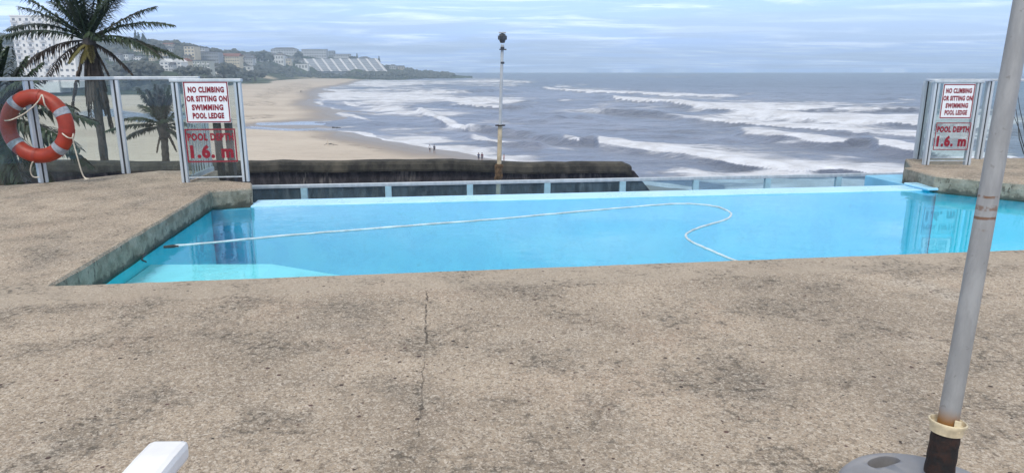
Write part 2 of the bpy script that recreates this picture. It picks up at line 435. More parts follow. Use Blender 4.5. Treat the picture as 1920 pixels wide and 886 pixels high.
# ---- ground, sand, sea
def sand_mat():
    t = T('beach_sand'); wet = t.attr('wet'); veg = t.attr('veg'); deb = t.attr('debris'); flow = t.attr('flow')
    n = t.noise(.05, 6, .6, t.coord(scale=(.4, 1, 1))); f = t.noise(.8, 5, .65)
    c = t.mix(t.ramp(n, .35, .65), (.46, .395, .325), (.54, .475, .395))
    c = t.mix(t.ramp(f, .5, .75, 0, .4), c, (.36, .29, .205))
    c = t.mix(t.math('MULTIPLY', t.ramp(t.noise(.5, 5, .75, t.coord(scale=(.35, 1, 1))), .5, .62), deb), c, (.10, .075, .055))
    wetc = t.mix(flow, (.27, .225, .185), (.20, .19, .19))
    c = t.mix(wet, c, wetc)
    vn = t.noise(.12, 5, .7)
    vg = t.mix(t.ramp(vn, .35, .65), (.045, .06, .03), (.10, .115, .055))
    c = t.mix(veg, c, vg)
    rr = t.math('SUBTRACT', .9, t.math('MULTIPLY', t.math('MAXIMUM', t.math('MULTIPLY', wet, .5), flow), .78))
    t.bsdf(c, rr, t.bump(f, .25, .15), spec=t.math('ADD', .2, t.math('MULTIPLY', flow, .55))); return t.mat
M['sand'] = sand_mat()
def sea_mat():
    t = T('sea_water'); foam = t.attr('foam'); milk = t.attr('milk')
    ob = t.tc.outputs['Object']
    rot = R(58)
    w1 = t.noise(.22, 5, .62, t.coord(scale=(.35, 1, 1), rot=(0, 0, rot)))
    w2 = t.noise(.9, 4, .6, t.coord(scale=(.6, 1, 1), rot=(0, 0, .4)))
    w3 = t.noise(.035, 4, .6, t.coord(scale=(.4, 1, 1), rot=(0, 0, .2)))
    w4 = t.noise(.085, 5, .65, t.coord(scale=(.8, 1, 1), rot=(0, 0, .9)))
    deep = t.mix(t.ramp(w1, .35, .65), (.028, .052, .088), (.055, .085, .13))
    mud = t.mix(t.ramp(w1, .35, .65), (.135, .155, .21), (.225, .245, .315))
    c = t.mix(milk, deep, mud)
    c = t.mix(t.ramp(w3, .38, .62, .5, 0), c, (.06, .08, .125))
    lace = t.noise(.045, 9, .74, t.coord(scale=(.5, 1, 1), rot=(0, 0, .2)), dist=.7)
    lace2 = t.noise(.016, 4, .6, t.coord(scale=(.45, 1, 1), rot=(0, 0, .3), loc=(50, 9, 0)), dist=.5)
    lc = t.math('ADD', t.math('MULTIPLY', lace, .72), t.math('MULTIPLY', lace2, .28))
    lc = t.math('MULTIPLY_ADD', t.math('SUBTRACT', lc, .5), 2.9, .55)
    fm = t.ramp(t.math('SUBTRACT', t.math('MULTIPLY', foam, 1.13), lc), -.16, .20)
    foam_grey = t.ramp(t.noise(.12, 4, .6), .4, .65)
    foam_grey = t.math('MAXIMUM', foam_grey, t.ramp(w4, .45, .7)); fcol = t.mix(foam_grey, (.66, .685, .74), (.50, .51, .54))  # noise greys the foam, painting in its shading and lacy holes
    c = t.mix(fm, c, fcol)
    c = t.mix(t.math('MULTIPLY', t.ramp(w4, .52, .66), t.math('SUBTRACT', .45, t.math('MULTIPLY', fm, .45))), c, (.06, .07, .095))  # painted dark of wave slopes that mirror less sky
    h = t.math('ADD', t.math('ADD', t.math('MULTIPLY', w1, 1.0), t.math('MULTIPLY', w4, 2.4)), t.math('MULTIPLY', w2, .3))
    nrm = t.bump(h, .75, 1.1)
    rough = t.math('ADD', .28, t.math('MULTIPLY', fm, .6))
    t.bsdf(c, rough, nrm, spec=t.math('SUBTRACT', .38, t.math('MULTIPLY', fm, .3)), ior=1.33); return t.mat
M['sea'] = sea_mat()
def hill_mat():
    t = T('coastal_scrub'); n = t.noise(.03, 6, .7); f = t.noise(.2, 4, .7); sandy = t.attr('sandy')
    c = t.mix(t.ramp(n, .35, .65), (.028, .045, .024), (.075, .092, .045))
    c = t.mix(t.ramp(f, .45, .7, 0, .6), c, (.035, .05, .03))
    c = t.mix(sandy, c, (.52, .44, .33))
    t.bsdf(c, .9, t.bump(f, .8, 2.0), spec=.1); return t.mat
M['hill'] = hill_mat()
def leaf(name, a, b, scale=.3, rough=.6):
    t = T(name); n = t.noise(scale, 4, .65); oi = t.n('ShaderNodeObjectInfo')
    c = t.mix(t.ramp(n, .35, .65), a, b); t.bsdf(c, rough, spec=.3); return t.mat
M['wood_far'] = leaf('far_foliage', (.042, .050, .046), (.092, .098, .080), .12)  # greyed and lightened, so the colour carries some of the haze
M['conifer'] = leaf('conifer_foliage', (.018, .03, .022), (.035, .05, .035), .2)
M['palm_green'] = leaf('palm_leaflet', (.013, .028, .017), (.040, .062, .028), .8, .45)
M['palm_old'] = leaf('yellowing_palm_leaflet', (.10, .10, .035), (.20, .17, .06), .9, .6)
M['palm_dead'] = leaf('dead_palm_leaflet', (.035, .026, .02), (.10, .075, .055), 1.2, .85)
M['bark'] = simple('palm_bark', (.085, .07, .058), .9, .5, 3, bump=.6)
M['terrace'] = simple('lower_terrace_paving', (.22, .21, .20), .9, .3, 1)

# =================================================================== LARGE STRUCTURE
# ---- pool deck: U-shaped slab round the pool, rough broken edges
def densify(poly, step):
    out = []
    for i, p in enumerate(poly):
        q = poly[(i + 1) % len(poly)]; d = (q - p).length; n = max(1, int(d / step))
        if d > 12: n = 1
        out += [p.lerp(q, k / n) for k in range(n)]
    return out
P1, P2, P3 = up(82, 342), up(237, 325), up(394, 322)
PA_, PB = up(349, 342), up(462, 340)
lb = [up(-260, 380), up(0, 347.5), up(90, 342), up(232, 326), up(300, 319.5), up(412, 319.5), up(411, 337)]
outline = [pool(0, 0), pool(9.7, 0), pool(9.7, 1.3), pool(8.60, 2.46), pool(8.02, 3.14), pool(8.16, 3.86), up(1708, 313), up(1697, 297.5), up(1790, 296.2), up(2300, 296),
           Vector((16, 8, 0)), Vector((16, -9, 0)), Vector((-12, -9, 0)), Vector((-12, 5, 0))] + lb + [up(472, 342.5), pool(.37, 3.30), pool(0, 3.19)]
dn = densify([Vector((p.x, p.y, 0)) for p in outline], .045)
def ring(pts, inset, z, jit, seed):
    n = len(pts); out = []
    for i, p in enumerate(pts):
        t = (pts[(i + 1) % n] - pts[i - 1]); nrm = Vector((t.y, -t.x, 0))
        nrm = nrm.normalized() if nrm.length > 1e-6 else Vector((0, 0, 0))
        a = float(fbm(np.array(p.x * 9 + seed), np.array(p.y * 9), 3)) - .5
        out.append(Vector((p.x, p.y, z + a * jit * .5)) + nrm * (inset + a * jit))
    return out
# polygon orientation decides the sign of the inset
area = sum(dn[i].x * dn[(i + 1) % len(dn)].y - dn[(i + 1) % len(dn)].x * dn[i].y for i in range(len(dn)))
sg = 1 if area < 0 else -1
r0 = ring(dn, sg * .016, 0, .016, 3); 
for v in r0: v.z = 0
r1 = ring(dn, sg * .003, -.016, .02, 3); r2 = ring(dn, 0, -.07, .012, 8); r3 = ring(dn, sg * .004, -.20, .008, 21)
bm = bmesh.new(); rings = [[bm.verts.new(v) for v in r] for r in (r0, r1, r2, r3)]
n = len(dn)
for a, b in zip(rings, rings[1:]):
    for i in range(n): bm.faces.new((a[i], a[(i + 1) % n], b[(i + 1) % n], b[i]))
bm.faces.new(rings[0]); bm.faces.new(list(reversed(rings[-1])))
bmesh.ops.recalc_face_normals(bm, faces=bm.faces)
bmesh.ops.triangulate(bm, faces=[f for f in bm.faces if len(f.verts) > 4])
me = bpy.data.meshes.new('pool_deck'); bm.to_mesh(me); bm.free(); me.materials.append(M['deck'])
deck = bpy.data.objects.new('pool_deck', me); COL.objects.link(deck); tag(deck, kind='structure')
# ---- pool basin, weir ledge, water
b = MB()
inner = [pool(-.03, -.03), pool(9.73, -.03), pool(9.73, 1.33), pool(8.66, 2.50), pool(8.10, 3.17), pool(-.03, 3.21)]
nI = len(inner)
vs = [(p.x, p.y, -.202) for p in inner] + [(p.x, p.y, -1.75) for p in inner]
b.add(vs, [(i, (i + 1) % nI, (i + 1) % nI + nI, i + nI) for i in range(nI) if i != 4] + [tuple(range(nI, 2 * nI))])
tag(b.build('pool_basin', M['pool_paint']), kind='structure')
def poolbox(name, u0, u1, v0, v1, z0, z1, mat, bev=.01, **kw):
    b = MB(); q = [pool(u0, v0), pool(u1, v0), pool(u1, v1), pool(u0, v1)]
    b.add([(p.x, p.y, z) for z in (z0, z1) for p in q], [(3, 2, 1, 0), (4, 5, 6, 7), (0, 1, 5, 4), (1, 2, 6, 5), (2, 3, 7, 6), (3, 0, 4, 7)])
    return tag(b.build(name, mat, bevel=bev), **kw)
M['step_paint'] = simple('shallow_water_step_tone', (.80, .90, .94), .5, .1, 3)  # guessed step; its colour paints in the paler look of shallow water
b = MB(); q_ = [(-.02, -.30), (.9, -.33), (1.9, -.55), (3.4, -1.3)]
vs = [pool(u, v, z) for v in (-.02, 1.5) for u, z in q_] + [pool(u, 1.5, -1.74) for u, z in q_]
b.add(vs, [(i, i + 1, i + 5, i + 4) for i in range(3)] + [(i + 4, i + 5, i + 9, i + 8) for i in range(3)])
tag(b.build('pool_step', M['step_paint']), kind='structure')
def paint_ledge():
    t = T('pale_blue_ledge_paint'); n = t.noise(3, 5, .6)
    c = t.mix(t.ramp(n, .35, .65), (.36, .66, .86), (.44, .73, .90))
    c = t.mix(t.ramp(t.noise(11, 6, .7), .55, .72, 0, .45), c, (.30, .50, .60)); c = t.mix(t.ramp(t.noise(2, 4, .6, t.coord(loc=(4, 4, 0))), .55, .7, 0, .4), c, (.55, .76, .86))
    t.bsdf(c, t.ramp(n, .3, .7, .15, .5), t.bump(t.noise(14, 5, .6), .2, .01)); return t.mat
M['ledge'] = paint_ledge()
M['ledge_wall'] = simple('blue_painted_wall', (.20, .52, .74), .5, .15, 4)
poolbox('pool_ledge', .365, 8.12, 3.20, 3.53, -1.75, WZ + .012, M['ledge'], kind='structure')
poolbox('ledge_wall', 8.125, 9.3, 3.16, 4.55, -1.75, -.203, M['ledge_wall'], kind='structure')
poolbox('ledge_wall', -.6, .362, 3.225, 3.60, -1.75, -.203, M['ledge_wall'], kind='structure')
poolbox('spill_shelf', 7.93, 8.12, 3.10, 3.52, WZ + .014, WZ + .045, M['ledge'], kind='structure')
b = MB(); wi = [pool(-.02, -.02, WZ), pool(9.72, -.02, WZ), pool(9.72, 1.32, WZ), pool(8.65, 2.49, WZ), pool(8.11, 3.16, WZ), pool(8.11, 3.215, WZ), pool(-.02, 3.2, WZ)]
b.add(wi, [tuple(range(len(wi)))]); b.up = True; tag(b.build('water', M['water']), kind='structure')
# ---- building mass under the deck, terrace below, all unseen edges closed
b = MB(); b.box((-4.2, -2.5, -4.4), (16, 12, 8.3)); 
tag(b.build('pool_foundation', M['terrace']), kind='structure')
b = MB(); b.box((-17, 12, -7.6), (48, 38, 1.0)); tag(b.build('terrace', M['terrace']), kind='structure')

# ---- sea wall with heavy coping
WY = 30.0
wx1 = upY(1180, 304, WY); wx2 = upY(1224, 360, WY)
sw = thing('sea_wall', (-10, WY, -7.1), 'long black stained wall with a lichen grey coping between pool and beach', 'wall')
slope = (wx2.x - wx1.x) / (wx1.z - wx2.z)
ztop = wx1.z; zb = -8.0
b = MB(); xe = wx1.x; zt = ztop - .42
seg = 60
for k in range(1):
    xa = -48
    prof = []
    b.add([(xa, WY + .12, zt), (xe + .52 * slope * .6, WY + .12, zt), (xe + (ztop - zb) * slope, WY - .5, zb), (xa, WY - .5, zb),
           (xa, WY + .55, zt), (xe + .52 * slope * .6, WY + .55, zt), (xe + (ztop - zb) * slope, WY + 1.6, zb), (xa, WY + 1.6, zb)],
          [(0, 1, 2, 3), (7, 6, 5, 4), (0, 4, 5, 1), (1, 5, 6, 2), (2, 6, 7, 3), (3, 7, 4, 0)])
b.build('wall', M['seawall'], sw)
b = MB(); xs_ = np.linspace(-48, xe + .1, 150); pr = [(-.10, -.43), (-.14, -.34), (-.13, -.12), (-.02, -.01), (.25, .03), (.5, .03), (.64, -.05), (.66, -.43)]
vs = []
for x in xs_:
    a = float(fbm(np.array(x * 1.3), np.array(2.0), 4)) - .5; c_ = float(fbm(np.array(x * .25 + 9), np.array(5.0), 2)) - .5
    endk = min(1.0, max(.45, (xe + .1 - x) / .35 + .45))
    for y, z in pr: vs.append((x, WY + y - a * .08, ztop + z * 1.0 * (endk if z > -.3 else 1) + a * .10 + c_ * .16 - (1 - endk) * .25))
m = len(pr)
b.add(vs, [(i * m + k, (i + 1) * m + k, (i + 1) * m + (k + 1) % m, i * m + (k + 1) % m) for i in range(len(xs_) - 1) for k in range(m)] + [tuple(range(m)), tuple((len(xs_) - 1) * m + k for k in range(m))][:2])
b.build('coping', M['coping'], sw)

# ---- the sea
def Yrow(py, z): return float(up(960, py, z).y)
Q = np.concatenate([np.linspace(-1.0, -.80, 30), np.linspace(-.79, .80, 1150), np.linspace(.81, 1.05, 40)])
FARY = 3800.0
rows = list(np.arange(350, 164, -.9)) + list(np.arange(164, 140, -.6))
Ys = np.array([30, 40, 55, 70, 80, 88] + [Yrow(r, SEA) for r in rows if Yrow(r, SEA) > 92] + [2500, 2800, 3100, 3400, FARY])
Ys = np.sort(Ys)
Yg, Qg = np.meshgrid(Ys, Q, indexing='ij'); Xg = Yg * Qg
PX, PY = to_px(Xg, Yg, SEA)
foam = np.zeros_like(Xg); hgt = np.zeros_like(Xg)
# crests: (px, py, height, foam, trail in m)
WAVES = [
 [(1000, 164, .5, 0, 10), (1030, 169, 1.5, 1, 30), (1100, 174, 1.7, 1, 60), (1180, 178, 1.5, 1, 80), (1260, 180, 1.0, .8, 70), (1380, 186, .9, .55, 60), (1460, 189, .6, .3, 30)],
 [(1100, 182, .8, 0, 5), (1145, 187, 1.5, .2, 10), (1156, 189, 1.9, 1, 18), (1220, 194, 2.0, 1, 30), (1270, 198, 2.0, .95, 40), (1300, 203, 1.9, 1, 60), (1360, 212, 1.7, 1, 85), (1430, 218, 1.5, 1, 95), (1520, 225, 1.3, 1, 90), (1620, 233, 1.2, 1, 70), (1740, 240, 1.1, .95, 60), (1900, 250, 1, .9, 50)],
 [(1060, 209, .6, 0, 5), (1140, 213, 1.2, .1, 5), (1230, 217, 1.3, .2, 8), (1290, 225, 1.3, .55, 18), (1350, 230, 1.3, .75, 26), (1430, 238, 1.1, .75, 30), (1560, 246, .9, .8, 30), (1700, 256, .7, .8, 25), (1900, 268, .6, .8, 25)],
 [(1370, 244, .6, 0, 4), (1396, 250, 1.2, .7, 6), (1450, 259, 1.5, 1, 12), (1540, 274, 1.4, 1, 18), (1580, 277, 1.3, 1, 18), (1602, 275, 1.3, .5, 6), (1628, 273, 1.35, .25, 4), (1648, 281, 1.3, 1, 12), (1700, 288, 1.2, 1, 16), (1800, 296, 1.1, 1, 16), (1920, 304, 1, .9, 16)],
 [(960, 250, .5, 0, 3), (1030, 259, 1.1, .1, 3), (1060, 263, 1.5, .85, 5), (1084, 268, 1.5, .9, 5), (1096, 266, 1.5, .2, 2), (1112, 265, 1.6, .2, 2), (1124, 270, 1.5, .9, 6), (1190, 279, 1.3, .95, 12), (1260, 290, 1.2, .95, 24), (1310, 300, 1.2, 1, 28), (1370, 309, 1.1, 1, 32), (1440, 319, 1.1, 1, 30), (1510, 325, 1.0, 1, 26), (1580, 323, .9, .8, 10), (1640, 330, .9, 1, 14), (1900, 342, .8, .9, 14)],
 [(770, 205, .5, .3, 4), (790, 212, 1.1, .9, 8), (810, 222, 1.2, 1, 9), (840, 235, 1.2, 1, 10), (872, 244, 1.2, 1, 8), (882, 240, 1.3, .15, 2), (920, 244, 1.3, .05, 2), (980, 251, 1.1, .05, 2), (1050, 257, .6, 0, 2)],
 [(830, 194, .6, .5, 15), (860, 200, 1.3, .9, 16), (900, 204, 1.5, 1, 18), (934, 206, 1.5, 1, 14), (942, 204, 1.6, .1, 4), (975, 206, 1.0, .05, 4), (1030, 200, .7, .1, 4)],
 [(720, 168, .7, .1, 8), (780, 172, 1.5, .05, 8), (850, 175, 1.7, .05, 8), (910, 171, 1.7, .1, 8), (935, 170, 1.2, .4, 20), (1000, 176, .8, .5, 30)],
 [(640, 190, .4, .7, 10), (652, 197, .8, .9, 10), (668, 200, 1.0, .9, 8), (682, 199, 1.0, .3, 5), (740, 202, .8, .1, 5), (800, 203, .6, .05, 5)],
 [(860, 255, .4, .2, 3), (892, 262, .8, .8, 4), (930, 270, .9, .9, 4), (965, 273, .9, .5, 3), (985, 276, 1.1, .05, 1), (1005, 278, 1.1, .05, 1), (1030, 276, .5, 0, 1)],
 [(590, 166, .2, .6, 20), (640, 172, .5, .8, 30), (700, 178, .6, .8, 25), (760, 183, .7, .8, 22), (850, 188, .7, .8, 18), (930, 191, .7, .6, 15), (1010, 194, .5, .3, 10)],
 [(900, 150, .6, .5, 60), (950, 154, 1.2, .8, 70), (990, 156, 1.1, .7, 60), (1040, 157, .6, .2, 40)],
 [(690, 158, .6, .6, 50), (760, 160, .9, .7, 50), (840, 160, .9, .6, 60), (930, 162, .8, .6, 40), (990, 160, .6, .3, 40)],
 [(1020, 226, .4, 0, 3), (1065, 221, 1.0, .03, 3), (1090, 220, 1.1, .03, 3), (1140, 227, .6, 0, 3)],
 [(1380, 203, .5, 0, 4), (1500, 205, 1.0, 0, 4), (1640, 209, 1.4, .05, 5), (1800, 212, 1.3, .05, 5), (1920, 214, 1.2, .05, 5)],
 [(1330, 172, .6, .1, 5), (1420, 178, 1.2, .12, 8), (1560, 180, .9, .05, 5), (1700, 184, .6, .03, 5)],
 [(1240, 318, .3, .1, 2), (1300, 332, .6, .5, 4), (1360, 345, .6, .6, 5), (1460, 352, .6, .7, 6), (1700, 362, .6, .7, 6)],
 [(645, 214, .3, .6, 5), (665, 220, .5, .8, 6), (690, 227, .4, .7, 6), (712, 233, .3, .2, 4)],
]
edge = (fbm(Xg / 9, Yg / 22, 4) - .5)
for W in WAVES:
    P = np.array([(up(a, c_, SEA).x, up(a, c_, SEA).y) for a, c_, *_ in W]); q = P[:, 0] / P[:, 1]
    o = np.argsort(q); q = q[o]; A_ = np.array(W)[o]
    yc = np.interp(Qg, q, P[o, 1]); amp = 1.3 * np.interp(Qg, q, A_[:, 2]); fo = np.interp(Qg, q, A_[:, 3]); tr = np.interp(Qg, q, A_[:, 4])
    dq = (q[-1] - q[0]) * .06 + .01
    env = sstep(q[0] - dq, q[0] + dq, Qg) * (1 - sstep(q[-1] - dq, q[-1] + dq, Qg))
    s = Yg - yc + edge * (5 + .03 * yc)
    pX, pY = P[o, 0], P[o, 1]; sl_w = np.abs(np.gradient(pY) / np.where(np.abs(np.gradient(pX)) < 1e-3, 1e-3, np.gradient(pX)))
    wk = np.interp(Qg, q, np.clip(np.sqrt(1 + sl_w ** 2), 1, 3.2))          # crests seen end-on stretch along the view
    wf = (1.5 + .006 * yc) * wk; wb = (4 + .016 * yc) * wk
    h = amp * env * np.where(s < 0, np.exp(-(s / wf) ** 2), np.exp(-(s / wb) ** 2))
    hgt = np.maximum(hgt, h) + .15 * np.minimum(hgt, h)
    # a shallow trough ahead of the face
    hgt -= .15 * amp * env * np.exp(-((s + 2.6 * wf) / (1.6 * wf)) ** 2)
    f_ = fo * env * sstep(-wf * 1.0, -wf * .45, s) * np.where(s < wb * .4, 1.0, .30 + .62 * np.exp(-np.maximum(s - wb * .4, 0) / tr)) * (1 - sstep(tr * 1.6, tr * 3.2 + 6, s))
    foam = np.maximum(foam, f_)
    # the clear dark face ahead of the crest
    foam *= 1 - .75 * env * np.clip(amp, 0, 1) * np.exp(-((s + wf * 1.9) / (wf * 1.0)) ** 2)
def patch(x, y, sx, sy, a):
    global foam
    foam = np.maximum(foam, a * .86 * np.exp(-(((PX - x) / sx) ** 2 + ((PY - y) / sy) ** 2) ** 1.5))
for p in ((740, 180, 170, 22, .78), (900, 188, 110, 13, .74), (720, 157, 130, 10, .76), (880, 155, 150, 9, .7), (640, 178, 50, 14, .85), (800, 212, 100, 12, .55), (720, 205, 80, 14, .62), (1500, 262, 170, 16, .62), (1350, 290, 170, 22, .68),
          (1650, 252, 140, 16, .68), (1560, 302, 170, 18, .7), (1780, 300, 120, 40, .72), (1450, 222, 190, 11, .8), (1640, 226, 160, 14, .92), (1800, 232, 140, 16, .9), (860, 285, 110, 15, .92), (950, 300, 90, 12, .9),
          (790, 262, 70, 12, .72), (720, 232, 60, 14, .5), (760, 246, 80, 10, .55), (1100, 194, 160, 8, .36), (1250, 270, 90, 10, .5), (1180, 168, 120, 4, .4), (830, 210, 90, 9, .42), (940, 230, 80, 9, .4), (1040, 290, 60, 8, .45), (1300, 182, 220, 4, .35), (1400, 330, 160, 10, .55), (1600, 345, 150, 12, .6), (1140, 330, 60, 9, .5)):
    patch(*p)
# whitecaps further out
cap = fbm(Xg / 60, Yg / 90, 4); foam = np.maximum(foam, sstep(.66, .78, cap) * .5 * sstep(250, 420, Yg) * (1 - sstep(900, 1500, Yg)))
sw1 = fbm((Xg * .85 + Yg * .5) / 14, (Xg * .5 - Yg * .85) / 60, 4) - .5
sw2 = (fbm(Xg / 10 + 40, Yg / 12, 4) - .5) * 1.7
sw3 = fbm((Xg * .3 + Yg * .95) / 55, (Xg * .95 - Yg * .3) / 260, 3) - .5
sw4 = fbm((Xg * .35 + Yg * .94) / 34, (Xg * .94 - Yg * .35) / 130, 4) - .5
foam = np.clip(foam + (sw4 * 1.3 + sw1 * .5) * np.clip(foam, 0, .6) * (foam < .93), 0, 1)
hgt += sw4 * 2.6 * sstep(130, 280, Yg)
sw5 = fbm((Xg * .55 + Yg * .83) / 17 + 9, (Xg * .83 - Yg * .55) / 75, 3) - .5; hgt += sw5 * 1.5 * sstep(100, 180, Yg)
hgt += sw1 * 1.1 + sw2 * .55 + sw3 * 1.2 * sstep(300, 800, Yg)
# depth to the shore
SH = np.array([(148, 690), (151, 672), (155, 662), (160, 640), (166, 600), (172, 588), (180, 588), (186, 590), (192, 576), (197, 580), (201, 601), (207, 613), (210, 617), (214, 610), (218, 622), (222, 630), (226, 600), (230, 540), (234, 490), (238, 478),
               (242, 520), (245, 580), (248, 630), (250, 644), (255, 652), (262, 676), (269, 720), (277, 768), (287, 814), (295, 858), (301, 894), (308, 940), (320, 1010), (340, 1120), (360, 1240), (400, 1450)], float)
def shore_s(PX, PY, Y):      # metres inland of the waterline
    return (np.interp(PY, SH[:, 0], SH[:, 1]) - PX) * Y / F
so_ = -shore_s(PX, PY, Yg) * np.where(PY < 147, 0, 1) + np.where(PY < 147, 400, 0)
calm = sstep(0, 40, so_); hgt *= .12 + .88 * calm
foam = np.maximum(foam, .27 * (1 - sstep(450, 800, Yg)) * (.6 + .8 * fbm(Xg / 45, Yg / 80, 3)))
hgt -= .0
swash = np.exp(-((so_ - 2 - 8 * fbm(Xg / 12, Yg / 12, 3)) / 3.5) ** 2) * np.where(PY > 246, .95, .6)
foam = np.maximum(foam, swash * (PY > 150))
milk = 1 - sstep(420, 950, Yg) * .97
milk *= .75 + .35 * fbm(Xg / 80, Yg / 140, 3)
milk = np.clip(milk * (1 - .45 * sstep(.0, .65, Qg) * sstep(200, 420, Yg)), 0, 1)
hgt *= 1 - sstep(2400, 3500, Yg) * .7
sea = grid_mesh('sea', Xg, Yg, SEA + hgt, M['sea'], dict(foam=np.clip(foam, 0, 1), milk=milk)); tag(sea, kind='structure')

# ---- beach
Qb = np.concatenate([np.linspace(-1.15, -.80, 40), np.linspace(-.79, .35, 700)])
rows = list(np.arange(330, 139, -.8))
Yb = np.sort(np.array([31.8, 36, 45, 60, 80, 95] + [Yrow(r, SEA + .6) for r in rows if Yrow(r, SEA) > 104]))
Ybg, Qbg = np.meshgrid(Yb, Qb, indexing='ij'); Xb = Ybg * Qbg
PXb, PYb = to_px(Xb, Ybg, SEA)
s = shore_s(PXb, PYb, Ybg); s = np.where(PYb < 149, np.where(PXb < 672, 20, -40), s)
jag = (fbm(Xb / 14, Ybg / 30, 4) - .5) * 9
zb_ = SEA + np.clip((s + jag * .35) * .022, -2.5, 1.3) + .12
zb_ += (fbm(Xb / 18, Ybg / 12, 4) - .5) * .5 * sstep(3, 30, s)
# embankment up to the foot of the sea wall
zb_ = np.maximum(zb_, np.where(Ybg < 60, -7.9 - (Ybg - 31.8) * .62, -99))
zb_ = np.where((Ybg < 60) & (Qbg > .16), np.minimum(zb_, SEA - .5), zb_)
wet = np.clip(1 - sstep(4, 16, s + jag), 0, 1)
def near_line(pts, wd):
    d = np.full(PXb.shape, 1e9)
    for (x0, y0), (x1, y1) in zip(pts, pts[1:]):
        L = np.hypot(x1 - x0, y1 - y0); t_ = np.clip(((PXb - x0) * (x1 - x0) + (PYb - y0) * (y1 - y0)) / L ** 2, 0, 1)
        d = np.minimum(d, np.hypot((PXb - x0 - t_ * (x1 - x0)) * .25, PYb - y0 - t_ * (y1 - y0)))
    return 1 - sstep(wd * .5, wd, d)
flow = np.maximum(near_line([(460, 240), (540, 244), (640, 240), (760, 240)], 4.5), near_line([(490, 233), (560, 231), (660, 230), (740, 236)], 4))
flow = np.maximum(flow, near_line([(150, 224), (200, 216), (270, 226), (330, 222)], 11))       # lagoon behind the fence
flow = np.maximum(flow, near_line([(640, 252), (720, 262), (770, 272)], 5) * .6)
flow = np.maximum(flow, .55 * np.clip(1 - sstep(0, 7, s + jag * .5), 0, 1))
wet = np.maximum(wet, flow)
zb_ -= .25 * flow * (s > 2)
deb = np.clip(near_line([(500, 182), (520, 172), (560, 163)], 8) + near_line([(455, 198), (500, 196)], 6) + near_line([(600, 256), (640, 266), (700, 282)], 7) * .9 + near_line([(440, 226), (505, 221)], 4) * 1.2 + .12, 0, 1.3)
vegm = np.clip(near_line([(380, 157), (430, 156), (465, 157), (497, 156)], 4) + near_line([(470, 151), (512, 152)], 2.5), 0, 1)
vegm = np.maximum(vegm, (PXb < 470) * sstep(182, 176, PYb - (PXb - 330) * 0 + 0) if False else vegm)
beach = grid_mesh('beach', Xb, Ybg, zb_, M['sand'], dict(wet=wet, veg=vegm, debris=deb, flow=np.clip(flow, 0, 1))); tag(beach, kind='structure')

# ---- coastal hills: foot, ridge given per bearing
HX = [-1400, -300, 0, 120, 330, 400, 440, 480, 520, 560, 600, 640, 668, 720, 780, 830, 880]
FR = [190, 190, 188, 187, 184, 172, 161, 156, 153, 150, 148.5, 148, 149.5, 149.5, 148.5, 147, 146.8]
RR = [40, 55, 72, 80, 82, 95, 99, 101, 99, 101, 103, 106, 112, 127, 135, 139, 144]
RY = [900, 900, 950, 1000, 1050, 1150, 1250, 1400, 1500, 1550, 1560, 1560, 1560, 1580, 1600, 1600, 1600]
def colpx(q): return 960 + F / CP * q
def hill_z(q, Y):
    c = colpx(q)
    y0 = (CH - SEA) * 0 + np.interp(c, HX, [Yrow(r, SEA) for r in FR]); y1 = np.maximum(np.interp(c, HX, RY), y0 + 60)
    el = (443 - np.interp(c, HX, RR)) / F
    z1 = CH + (el * CP - SP) / (CP + el * SP) * y1
    t = (Y - y0) / (y1 - y0)
    tt = np.clip(t, 0, 1); prof = .55 * tt ** .75 + .45 * (tt * tt * (3 - 2 * tt))
    z = (SEA - 1.5) + (z1 - SEA + 1.5) * prof
    z = np.where(t > 1, z1 - (t - 1) * (y1 - y0) * .12, z)
    z = np.where(t < 0, SEA - 1.5 + t * 25, z)
    n_ = (fbm(q * Y / 60, Y / 60, 4) - .5)
    return z + n_ * 9 * sstep(0, .15, t)
Qh = np.linspace(-1.5, -.056, 520); th = np.linspace(-.06, 1.7, 150)
y0h = np.interp(colpx(Qh), HX, [Yrow(r, SEA) for r in FR]); y1h = np.maximum(np.interp(colpx(Qh), HX, RY), y0h + 60)
Yh = y0h[None, :] + th[:, None] * (y1h - y0h)[None, :]; Qhg = np.broadcast_to(Qh, Yh.shape); Xh = Yh * Qhg
Zh = np.maximum(hill_z(Qhg, Yh), SEA - 3)
hpx, hpy = to_px(Xh, Yh, Zh)
sandy = np.exp(-(((hpx - 495) / 26) ** 2 + ((hpy - 144 - (hpx - 495) * .17) / 2.6) ** 2) ** 2) + .6 * np.exp(-(((hpx - 580) / 30) ** 2 + ((hpy - 146) / 1.5) ** 2))
hills = grid_mesh('hills', Xh, Yh, Zh, M['hill'], dict(sandy=np.clip(sandy, 0, 1))); tag(hills, kind='structure')

